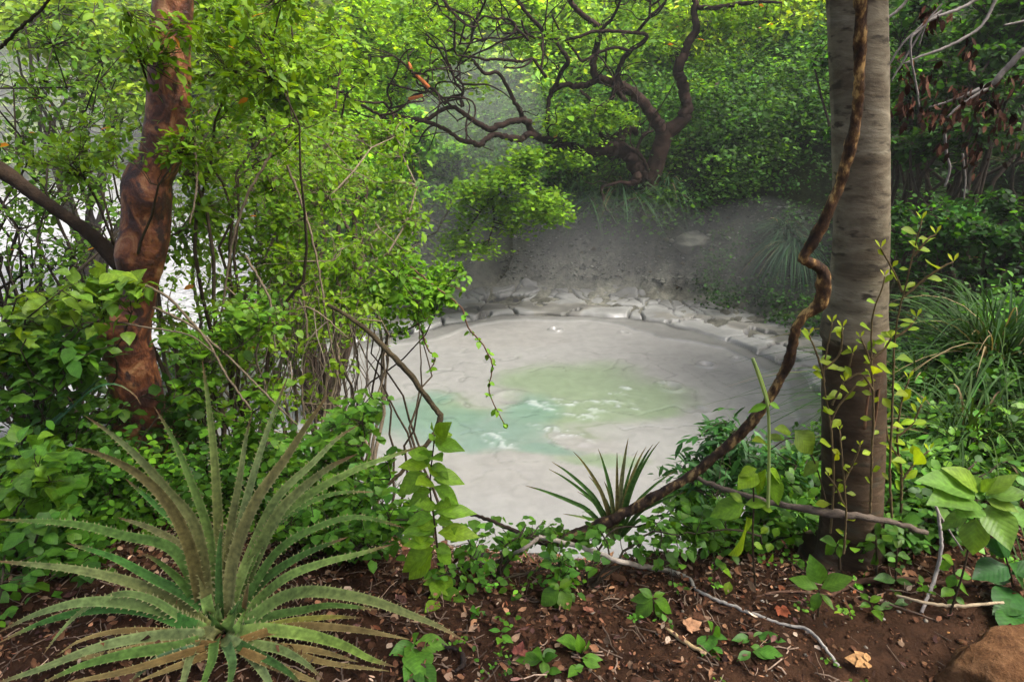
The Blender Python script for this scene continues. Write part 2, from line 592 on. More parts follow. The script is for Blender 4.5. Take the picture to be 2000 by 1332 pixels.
def mat_mud():
    m, nt, out = mat_new("wet_grey_mud")
    N = nt.nodes.new; Lk = nt.links.new
    at = N("ShaderNodeAttribute"); at.attribute_name = "Col"
    tc = N("ShaderNodeTexCoord")
    nz = N("ShaderNodeTexNoise"); nz.inputs["Scale"].default_value = 5; nz.inputs["Detail"].default_value = 9
    nz.inputs["Distortion"].default_value = .6
    Lk(tc.outputs["Object"], nz.inputs["Vector"])
    mr = N("ShaderNodeMapRange"); mr.inputs[1].default_value = .3; mr.inputs[2].default_value = .7; mr.inputs[3].default_value = .9; mr.inputs[4].default_value = 1.08
    Lk(nz.outputs["Fac"], mr.inputs[0])
    mx = N("ShaderNodeMixRGB"); mx.blend_type = 'MULTIPLY'; mx.inputs[0].default_value = 1
    Lk(at.outputs["Color"], mx.inputs[1]); Lk(mr.outputs[0], mx.inputs[2])
    p = N("ShaderNodeBsdfPrincipled")
    Lk(mx.outputs[0], p.inputs["Base Color"])
    wet = N("ShaderNodeAttribute"); wet.attribute_name = "wet"
    rr = N("ShaderNodeMapRange"); rr.inputs[3].default_value = .62; rr.inputs[4].default_value = .12
    Lk(wet.outputs["Fac"], rr.inputs[0]); Lk(rr.outputs[0], p.inputs["Roughness"])
    nb = N("ShaderNodeTexNoise"); nb.inputs["Scale"].default_value = 14; nb.inputs["Detail"].default_value = 7
    Lk(tc.outputs["Object"], nb.inputs["Vector"])
    b = N("ShaderNodeBump"); b.inputs["Strength"].default_value = .25; b.inputs["Distance"].default_value = .015
    Lk(nb.outputs["Fac"], b.inputs["Height"]); Lk(b.outputs[0], p.inputs["Normal"])
    Lk(p.outputs[0], out.inputs[0])
    return m


def mud_pool():
    st = .026
    xs = np.arange(PCX - 6.4, PCX + 6.4, st); ys = np.arange(PCY - 5.0, PCY + 5.5, st)
    X, Y = np.meshgrid(xs, ys, indexing='ij')
    ex = (X - PCX) / PRX; ey = (Y - PCY) / PRY
    e = np.sqrt(ex * ex + ey * ey)
    wx = X + .42 * fbm(X * .8, Y * .9, 101, 5); wy = Y + .42 * fbm(X * .8 + 50, Y * .9, 105, 5)
    wob = .09 * fbm(X * .6, Y * .6, 110, 4)
    # zones: liquid centre, smooth skin, cracked shelf on the far and right rim
    farw = sm(ey / (e + 1e-6), -.15, .45)
    rightw = sm(ex / (e + 1e-6), .35, .8)
    shelf_in = .93 - .05 * rightw + 1.5 * wob
    shelf = sm(e, shelf_in, shelf_in + .018) * np.clip(farw + rightw, 0, 1)
    shelf2 = sm(e, shelf_in - .10 + .08 * fbm(X * .8, Y * .8, 120, 3), shelf_in - .085 + .08 * fbm(X * .8, Y * .8, 120, 3)) * np.clip(farw + rightw, 0, 1)
    dx_ = X + .16 * fbm(X * 2.6, Y * 2.6, 125, 5) + .5 * fbm(X * .7, Y * .7, 122, 2); dy_ = Y + .16 * fbm(X * 2.6 + 9, Y * 2.6, 128, 5) + .5 * fbm(X * .7 + 30, Y * .7, 123, 2)
    de, cid = cells(dx_, dy_ * .9, 1.05, 5)
    de2, cid2 = cells(dx_, dy_, 2.4, 9)
    wid = .045 + .10 * fbm(X * 1.6, Y * 1.6, 135, 3)
    crack = sm(-de, -wid, -.008)
    crack2 = sm(-de2, -.045, -.005) * sm(e + .3 * fbm(X, Y, 206, 3), 1.12, 1.25) * .85
    crack = np.maximum(crack, crack2) * shelf
    # soft flow rings in the skin
    ringn = fbm(wx * .55, wy * .8, 140, 4) * 3.2
    ring = sm(-np.abs(ringn - np.round(ringn)), -.05, -.005) * sm(-e, -.9, -.35) * (fbm(X, Y, 146, 2) > -.1)
    z = PZ + .006 * fbm(X * 2.5, Y * 2.5, 150, 4) + .012 * fbm(X * .7, Y * .7, 151, 3)
    z = z + shelf2 * .030 + shelf * (.055 + .05 * (cid - .5) + .02 * fbm(X * 3, Y * 3, 155, 4)) - crack * .15
    z = z - .012 * ring * (1 - shelf)
    # bubbles and splashes where it boils
    r_ = np.random.default_rng(4)
    for (px, py, rad, hh) in [(1085, 645, .10, .05), (1220, 650, .09, .02), (1310, 755, .16, .02), (1380, 712, .12, .025), (1000, 780, .25, .02), (1440, 700, .08, .02), (1290, 750, .07, .02), (1370, 800, .12, .012)]:
        bx, by = pool_xy(px, py)
        d = np.hypot(X - bx, Y - by)
        z = z + hh * np.exp(-((d - rad) / (.3 * rad)) ** 2) - hh * .8 * np.exp(-(d / (.6 * rad)) ** 2)
    # colour
    base = np.array([.186, .184, .170]); greyd = np.array([.12, .12, .108]); plate = np.array([.145, .147, .135])
    C = base * (1 + .07 * fbm(wx * .6, wy * .9, 160, 5))[..., None]
    pinkish = sm(fbm(wx * .35, wy * .6, 170, 3), .0, .4)[..., None]
    C = C * (1 - pinkish * .5) + np.array([.176, .168, .152]) * pinkish * .5

    def blob(lst):
        m_ = np.zeros(X.shape)
        for (px, py, rx, ry) in lst:
            bx, by = pool_xy(px, py)
            x1, _ = pool_xy(px + rx, py); _, y1 = pool_xy(px, py - ry)
            q = ((wx - bx) / (x1 - bx)) ** 2 + ((wy - by) / (y1 - by)) ** 2
            m_ = np.maximum(m_, sm(-q, -2.1, -.15))
        return m_
    green = blob([(1140, 755, 130, 38), (1215, 775, 100, 38), (1130, 805, 120, 35), (1060, 745, 70, 20), (1180, 905, 80, 14), (1280, 800, 50, 16), (900, 800, 90, 28)])
    teal = blob([(800, 808, 90, 28), (900, 832, 110, 34), (1010, 852, 90, 30), (860, 778, 50, 12), (1060, 810, 50, 34), (960, 868, 70, 20), (1070, 885, 60, 12)])
    tongue = blob([(960, 775, 60, 16), (900, 760, 70, 14), (1120, 862, 30, 10), (1210, 838, 60, 12)])
    green = green * (1 - .8 * tongue); teal = teal * (1 - .85 * tongue)
    C = C * (1 - .78 * green[..., None]) + np.array([.118, .160, .090]) * .78 * green[..., None]
    C = C * (1 - .8 * teal[..., None]) + np.array([.088, .146, .112]) * .8 * teal[..., None]
    edge = sm(-np.abs(np.maximum(green, teal) - .3), -.10, -.02) * sm(fbm(X * .9, Y * .9, 175, 3), -.2, .3)
    C = C * (1 - .35 * edge[..., None]) + np.array([.07, .10, .042]) * .35 * edge[..., None]
    # lines of flow
    C = C * (1 - .22 * ring * (1 - shelf))[..., None]
    bank = np.clip(shelf2 - shelf, 0, 1)[..., None]
    C = C * (1 - bank * .5) + greyd * .62 * bank * .5
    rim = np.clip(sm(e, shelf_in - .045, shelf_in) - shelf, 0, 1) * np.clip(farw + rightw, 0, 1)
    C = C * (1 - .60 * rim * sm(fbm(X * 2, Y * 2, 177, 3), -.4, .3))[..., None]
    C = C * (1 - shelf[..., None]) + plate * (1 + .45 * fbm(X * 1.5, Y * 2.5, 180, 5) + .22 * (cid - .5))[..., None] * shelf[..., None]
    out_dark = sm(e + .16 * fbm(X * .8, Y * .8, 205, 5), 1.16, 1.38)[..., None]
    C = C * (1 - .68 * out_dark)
    C = C * (1 - .90 * crack)[..., None]
    # froth of the boiling places, plus white reflection streaks painted as colour
    foam_glint = np.zeros(X.shape)
    fz = fbm(X * 3.0 + Y * 2.0, Y * 7, 190, 5)
    for (px, py, rx, ry) in [(1120, 795, 40, 26), (1060, 800, 30, 24), (1120, 858, 34, 22), (980, 858, 36, 18), (1200, 775, 60, 14), (1160, 790, 20, 14), (1230, 765, 20, 12), (1060, 835, 30, 10), (1215, 800, 40, 10)]:
        bx, by = pool_xy(px, py)
        x1, _ = pool_xy(px + rx, py); _, y1 = pool_xy(px, py - ry)
        q = (((X - bx) + .35 * (Y - by)) / (x1 - bx)) ** 2 + ((Y - by) / (y1 - by)) ** 2
        foam_glint = np.maximum(foam_glint, sm(-q, -1.6, -.1))
    foam_glint_c = foam_glint * sm(fz, .02, .26) * sm(fbm(X * 16, Y * 16, 198, 3), -.25, .2)
    z = z + foam_glint_c * .015 + foam_glint * .012 * fbm(X * 8, Y * 8, 195, 2)
    C = C * (1 - .6 * foam_glint_c[..., None]) + np.array([.30, .33, .31]) * .6 * foam_glint_c[..., None]
    wet = np.clip(np.maximum(green, teal) * .9 + .75 * (1 - shelf), 0, 1)

    hg = H(X, Y)
    lift = hg + .035 - .055 * crack + .022 * (cid - .5) + .03 * fbm(X * 3, Y * 3, 155, 5) + .10 * fbm(X * 1.1, Y * 1.1, 158, 4) * sm(-e, -1.15, -1.0) - .30 * sm(e + .14 * fbm(X * .9, Y * .9, 159, 4), 1.34, 1.42)
    z = np.where(e > .9, np.maximum(z, lift - .02 * (1 - shelf)), z)
    keep = e < 1.5
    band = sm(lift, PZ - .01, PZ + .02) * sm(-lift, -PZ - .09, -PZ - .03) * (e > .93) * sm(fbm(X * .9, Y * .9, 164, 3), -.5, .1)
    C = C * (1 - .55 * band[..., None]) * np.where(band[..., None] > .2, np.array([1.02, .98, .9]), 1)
    n, m = X.shape
    idx = np.arange(n * m).reshape(n, m)
    q = np.stack([idx[:-1, :-1], idx[1:, :-1], idx[1:, 1:], idx[:-1, 1:]], -1)
    kq = keep[:-1, :-1] & keep[1:, :-1] & keep[1:, 1:] & keep[:-1, 1:]
    F = q[kq]
    used = np.unique(F)
    remap = -np.ones(n * m, np.int64); remap[used] = np.arange(len(used))
    b = MB()
    V = np.stack([X, Y, z], -1).reshape(-1, 3)[used]
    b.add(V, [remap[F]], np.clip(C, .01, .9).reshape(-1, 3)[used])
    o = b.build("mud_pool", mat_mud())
    a = o.data.attributes.new("wet", 'FLOAT', 'POINT')
    a.data.foreach_set("value", wet.reshape(-1)[used].astype(np.float32))
    o["kind"] = "structure"


mud_pool()


# ------------------------------------------------------------------ plants: generic grower
def grow(name, label, cat, base, targets, leaf, stem=(.03, .004), nlimb=6, per=10, group=None, seed=1, ncol=(.08, .05, .03),
         templ='mid', size=.05, ratio=.3, twigr=.004, spread=.6, droop=.2, lm=None, sag=.1, yellow=.25, var=.22, flat=.35, twiglen=.45, along=(.25, 1.0),
         trunk=None, foliage_name="foliage", limb_wob=.12, parent=None, bspread=0.0):
    """A plant from base to a cloud of twig-end targets (N,3): limbs, twigs, leaves along the twigs."""
    r = np.random.default_rng(seed)
    base = np.asarray(base, float)
    base0 = base.copy()
    T = np.asarray(targets, float)
    root = parent or thing(name, label, cat, base, group)
    mb = MB()
    # limbs
    nodes = []
    k = min(nlimb, len(T))
    pick = [int(r.integers(len(T)))]
    for _ in range(k - 1):
        dd = np.min(np.linalg.norm(T[:, None] - T[pick][None], axis=2), 1)
        pick.append(int(np.argmax(dd * (0.6 + .4 * r.random(len(T))))))
    for j in pick:
        e_ = T[j]
        if bspread:
            bb = base0 + np.array([r.normal(0, bspread), r.normal(0, bspread * .6), 0]); bb[0] += .35 * (e_[0] - base0[0]); bb[2] = h1(bb[0], bb[1])
            base = bb
        L = np.linalg.norm(e_ - base)
        mid = base * .55 + e_ * .45
        mid = mid + np.array([0, 0, .18 * L]) + r.normal(0, .08 * L, 3)
        q = [base, base * .8 + mid * .2 + r.normal(0, .02 * L, 3), mid, mid * .45 + e_ * .55 + r.normal(0, .05 * L, 3), e_]
        q = resample(q, 14)
        q[1:-1] += r.normal(0, limb_wob * L / 14, (12, 3))
        R = np.linspace(stem[0], stem[1], 14)
        tubes(mb, q, R, 6, np.array(ncol), .2, seed)
        nodes.append(q[3:])
    nodes = np.concatenate(nodes)
    # twigs
    N = len(T)
    bestd = np.full(N, 1e9); att = np.zeros((N, 3))
    for nd in nodes:
        d = np.linalg.norm(T - nd, axis=1) * np.where(T[:, 2] < nd[2] - .1, 1.3, 1.0)
        m = d < bestd
        bestd = np.where(m, d, bestd); att[m] = nd
    dirv = T - att
    Ls = np.linalg.norm(dirv, axis=1, keepdims=True)
    mid = (att + T) / 2 + r.normal(0, .12, (N, 3)) * Ls + np.array([0, 0, 1.0]) * Ls * sag
    t = np.linspace(0, 1, 6)[None, :, None]
    Cc = att[:, None] * (1 - t) ** 2 + 2 * mid[:, None] * t * (1 - t) + T[:, None] * t ** 2
    Cc[:, 1:-1] += r.normal(0, .025, (N, 4, 3)) * Ls[:, None]
    Rr = np.linspace(1.0, .35, 6)[None] * twigr * (1 + .4 * r.random((N, 1)))
    tubes(mb, Cc, Rr, 3, np.array(ncol))
    mb.build("stem", M_twig, root)
    # leaves: around the end part of each twig
    n = N * per
    ti = np.repeat(np.arange(N), per)
    tw = np.minimum(twiglen / (Ls[:, 0] + 1e-6), 1.0)[ti]
    tt = 1 - tw * r.random(n) ** .9 * (1 - along[0])
    tt = np.clip(tt, 0, .999)
    a = (tt * 5).astype(int); f = (tt * 5 - a)[:, None]
    p0 = Cc[ti, a] * (1 - f) + Cc[ti, a + 1] * f
    td = norm(Cc[ti, a + 1] - Cc[ti, a])
    rnd = norm(r.normal(0, 1, (n, 3)) * np.array([1, 1, .6]))
    d = norm(td * .7 + rnd * spread * 1.6 + np.array([0, 0, -.15]))
    nn = norm(np.array([0, 0, 1.0]) + r.normal(0, flat, (n, 3)))
    S = size * np.exp(r.normal(0, .25, n))
    lb = MB()
    # side twiglets give depth to a clump
    off = r.normal(0, size * .55, (n, 3))
    leaves(lb, p0 + off, d, nn, S, S * ratio * (1 + .2 * r.random(n)), leafcol(n, leaf, var, yellow, r), droop, templ)
    lb.build(foliage_name, lm or M_leaf, root)
    return root


def ell_px(specs, n, seed, shell=0.0, clump=0, cr=.12):
    """points inside screen-sized ellipses given as (px, py, rx, ry, Ymin, Ymax, weight), as world points"""
    r = np.random.default_rng(seed)
    w = np.array([s[6] if len(s) > 6 else s[2] * s[3] for s in specs], float); w /= w.sum()
    out = []
    m = n if not clump else clump
    for _ in range(m):
        s = specs[r.choice(len(specs), p=w)]
        while True:
            a, b = r.uniform(-1, 1, 2)
            if a * a + b * b < 1:
                break
        p = P(s[0] + a * s[2], s[1] + b * s[3], r.uniform(s[4], s[5]))
        out.append(p)
    out = np.array(out)
    if clump:
        k = r.integers(0, m, n)
        out = out[k] + r.normal(0, cr, (n, 3)) * np.array([1, 1, .55])
    g = H(out[:, 0], out[:, 1])
    out[:, 2] = np.maximum(out[:, 2], g + .05)
    return out

# ------------------------------------------------------------------ big trees
RED_G = (.042, .125, .010)      # mid leaf greens (linear base colours)
LIME = (.115, .215, .018)
MIDG = (.050, .135, .014)
DEEP = (.018, .062, .012)
BLUEG = (.035, .085, .045)


def to_ground(p):
    return np.array([p[0], p[1], h1(p[0], p[1])])


def crown(root, c, rad, n, seed, top):
    """unseen leafy top added to a near tree, above the frame, to shade the bank"""
    r = np.random.default_rng(seed)
    c = np.array(c, float)
    a = norm(r.normal(0, 1, (n, 3))) * (r.random((n, 1)) ** .4) * np.array(rad) + c
    b = MB()
    t = np.linspace(0, 1, 6)[None, :, None]
    k = r.choice(n, 9, replace=False)
    ends = a[k]
    Cc = np.asarray(top)[None, None] * (1 - t) + ends[:, None] * t + r.normal(0, .04, (9, 6, 3)) * np.sin(np.pi * t)
    tubes(b, Cc, np.ones((9, 1)) * np.linspace(.06, .015, 6)[None], 6, np.array([.06, .045, .03]))
    nodes = Cc[:, 2:].reshape(-1, 3)
    at_ = nodes[np.argmin(np.linalg.norm(a[:, None] - nodes[None], axis=2), 1)]
    C2 = at_[:, None] * (1 - t) + a[:, None] * t
    tubes(b, C2, np.ones((n, 1)) * np.linspace(.008, .002, 6)[None], 3, np.array([.05, .04, .025]))
    cr_ = b.build("shade_crown_limbs", M_twig, root)
    m = n * 26
    ti = np.repeat(np.arange(n), 26)
    p = a[ti] + r.normal(0, .14, (m, 3))
    S = .09 * np.exp(r.normal(0, .2, m))
    b = MB()
    leaves(b, p, r.normal(0, 1, (m, 3)) * np.array([1, 1, .4]), norm(np.array([0, 0, 1.]) + r.normal(0, .4, (m, 3))), S, S * .35, leafcol(m, (.05, .14, .015), .2, .3, r), .15, 'mid')
    b.build("crown", M_leaf, root)  # out-of-view foliage, added for the shade it casts on the foreground


def red_tree():
    Y = 3.25
    pts = [(341, -60, 74), (341, 0, 73), (333, 80, 74), (334, 150, 75), (327, 245, 78), (316, 300, 72), (293, 345, 82), (290, 385, 84), (284, 460, 90), (276, 520, 80),
           (271, 575, 66), (252, 625, 88), (246, 655, 94), (255, 700, 92), (267, 780, 96), (275, 850, 106), (283, 930, 118), (290, 1010, 135)]
    base = P(287, 1000, Y)
    g = to_ground(base)
    root = thing("peeling_tree", "leaning red-brown tree trunk with glossy peeling orange bark, behind the big spiny rosette", "tree", g)
    b = MB()
    q = tube_px(b, pts + [(296, 1100, 150)], Y, Y + .05, 110, 28, .045, seed=3)
    V = np.concatenate(b.v)
    # burls and flutes
    for (px, py, rad, amp) in [(262, 372, .08, .03), (212, 645, .09, .045), (335, 330, .08, .03), (225, 500, .09, .02), (245, 900, .12, .03), (310, 870, .1, .03), (300, 395, .07, .03)]:
        c = P(px, py, Y - .08)
        d = np.linalg.norm(V - c, axis=1)
        V = V + (norm(V - np.array([P(280, py, Y)]))) * (amp * np.exp(-(d / rad) ** 2))[:, None]
    nz = fbm(V[:, 0] * 7 + V[:, 1] * 5, V[:, 2] * 3.5, 220, 4)
    ctr = np.stack([np.interp(V[:, 2], q[::-1, 2], q[::-1, k]) for k in range(2)], 1)
    out_ = np.concatenate([norm(V[:, :2] - ctr), np.zeros((len(V), 1))], 1)
    V = V + out_ * (nz * .014)[:, None]
    b.v = [V.astype(np.float32)]
    b.build("trunk", M_redbark, root)
    # the dark limb leaving to the upper left
    b = MB()
    tube_px(b, [(238, 525, 30), (205, 485, 29), (165, 448, 25), (110, 410, 24), (60, 375, 26), (20, 345, 30), (-60, 300, 34)], Y + .05, Y + .9, 40, 12, .2, (.030, .019, .011), seed=5)
    b.build("branch", M_darkbark, root)
    # second reddish stem low behind
    b = MB()
    tube_px(b, [(345, 770, 40), (350, 830, 44), (352, 900, 46), (350, 980, 52), (345, 1060, 60)], Y + .35, Y + .3, 30, 12, .1, seed=8)
    b.build("side_stem", M_redbark, root)
    crown(root, (-1.7, .9, 4.8), (2.0, 1.6, .8), 260, 71, (P(341, -60, 3.25)))
    # ridge of fine leafy sprays is a separate shrub


def grey_tree():
    Y = 2.2
    pts = [(1673, -60, 112), (1673, 0, 112), (1678, 165, 109), (1681, 350, 106), (1681, 466, 107), (1676, 560, 112), (1669, 625, 122), (1668, 650, 124), (1667, 664, 121),
           (1667, 700, 118), (1666, 750, 121), (1666, 850, 118), (1665, 930, 116), (1662, 1010, 116), (1660, 1060, 120), (1660, 1100, 132)]
    g = to_ground(P(1660, 1090, Y))
    root = thing("smooth_tree", "straight upright grey-brown tree trunk with faint rings and darker lower half, beside the winding vine", "tree", g)
    pts = [(x, y, w * .965) for x, y, w in pts]
    b = MB()
    q = tube_px(b, pts + [(1660, 1150, 160)], Y, Y, 150, 36, .015, seed=4)
    V = np.concatenate(b.v)
    ctr = np.stack([np.interp(V[:, 2], q[::-1, 2], q[::-1, k]) for k in range(2)], 1)
    out_ = np.concatenate([norm(V[:, :2] - ctr), np.zeros((len(V), 1))], 1)
    an = np.arctan2(out_[:, 1], out_[:, 0])
    zled = P(1668, 664, Y)[2]
    # swollen ring scar with a lip, wrinkles below
    d = V[:, 2] - (zled + .012 * np.sin(an * 2 + 1))
    V = V + out_ * (.006 * np.exp(-(np.maximum(d, 0) / .06) ** 2) * (d > 0) - .004 * np.exp(-(d / .02) ** 2) * (d < 0))[:, None]
    V = V + out_ * (.004 * fbm(an * .8, V[:, 2] * 3.0, 240, 3) + .0012 * fbm(an * .9, V[:, 2] * 34, 245, 3))[:, None]
    kc = P(1655, 520, Y - .1)
    dk = np.linalg.norm(V - kc, axis=1)
    V = V + out_ * (.012 * np.exp(-(dk / .035) ** 2))[:, None]
    # root flare
    V = V + out_ * (.10 * np.exp(-np.maximum(V[:, 2] - g[2], 0) / .05) * (.5 + .5 * np.sin(an * 4)))[:, None]
    b.v = [V.astype(np.float32)]
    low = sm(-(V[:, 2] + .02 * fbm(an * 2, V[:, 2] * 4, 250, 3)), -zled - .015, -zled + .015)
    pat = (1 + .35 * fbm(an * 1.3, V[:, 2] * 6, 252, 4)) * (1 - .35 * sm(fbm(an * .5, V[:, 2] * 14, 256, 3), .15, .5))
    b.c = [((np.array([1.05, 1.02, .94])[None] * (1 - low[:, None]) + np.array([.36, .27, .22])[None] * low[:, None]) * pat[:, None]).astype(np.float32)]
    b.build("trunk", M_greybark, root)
    crown(root, (1.2, .5, 4.5), (2.2, 1.5, .8), 260, 72, P(1673, -60, Y))
    # thin old stems stuck to the bark
    b = MB()
    tube_px(b, [(1700, 740, 5), (1692, 800, 5), (1688, 838, 7)], Y - .12, Y - .12, 12, 6, .2, (.17, .09, .05))
    tube_px(b, [(1716, 760, 5), (1712, 800, 5), (1705, 838, 6)], Y - .10, Y - .10, 12, 6, .2, (.17, .09, .05))
    b.build("dead_stem", M_twig, root)


def liana():
    pts = [(1682, -60, 27), (1682, 0, 27), (1680, 60, 26), (1679, 130, 26), (1676, 200, 25), (1668, 250, 24), (1655, 310, 25), (1638, 365, 26), (1618, 410, 27), (1600, 450, 28),
           (1582, 482, 25), (1568, 503, 22), (1584, 514, 24), (1602, 524, 26), (1608, 550, 29), (1603, 590, 29), (1588, 606, 26), (1562, 626, 25), (1550, 655, 25), (1543, 700, 24),
           (1523, 742, 23), (1496, 787, 22), (1455, 838, 22), (1405, 884, 22), (1360, 922, 22), (1305, 955, 22), (1243, 990, 23), (1180, 1022, 26), (1130, 1044, 30), (1085, 1056, 24), (1040, 1056, 12)]
    pts = [(x, y, w * .88) for x, y, w in pts]
    b = MB()
    col = np.ones(3)
    q = tube_px(b, pts, 1.98, 2.25, 230, 18, .20, col, seed=6, wob=.05)
    V = np.concatenate(b.v)
    k_ = np.argmin(np.linalg.norm(V[:, None] - q[None, :, :3], axis=2), 1)
    o_ = V - q[k_, :3]
    V = q[k_, :3] * 0 + V + o_ * (.28 * fbm(V[:, 0] * 14 + V[:, 1] * 9, V[:, 2] * 11, 262, 3) + .22 * fbm(V[:, 0] * 60, V[:, 2] * 40 + V[:, 1] * 50, 266, 3))[:, None]
    b.v = [V.astype(np.float32)]
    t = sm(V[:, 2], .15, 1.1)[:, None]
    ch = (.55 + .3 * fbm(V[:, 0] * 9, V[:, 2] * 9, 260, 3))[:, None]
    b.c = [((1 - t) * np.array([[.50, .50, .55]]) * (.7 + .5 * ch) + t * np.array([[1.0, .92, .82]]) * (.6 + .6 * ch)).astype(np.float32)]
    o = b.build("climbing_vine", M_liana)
    tag(o, "thick woody vine winding down past the grey trunk and sweeping along the pool edge", "vine")
    rebase(o, P(1130, 1060, 2.1))


TW = []


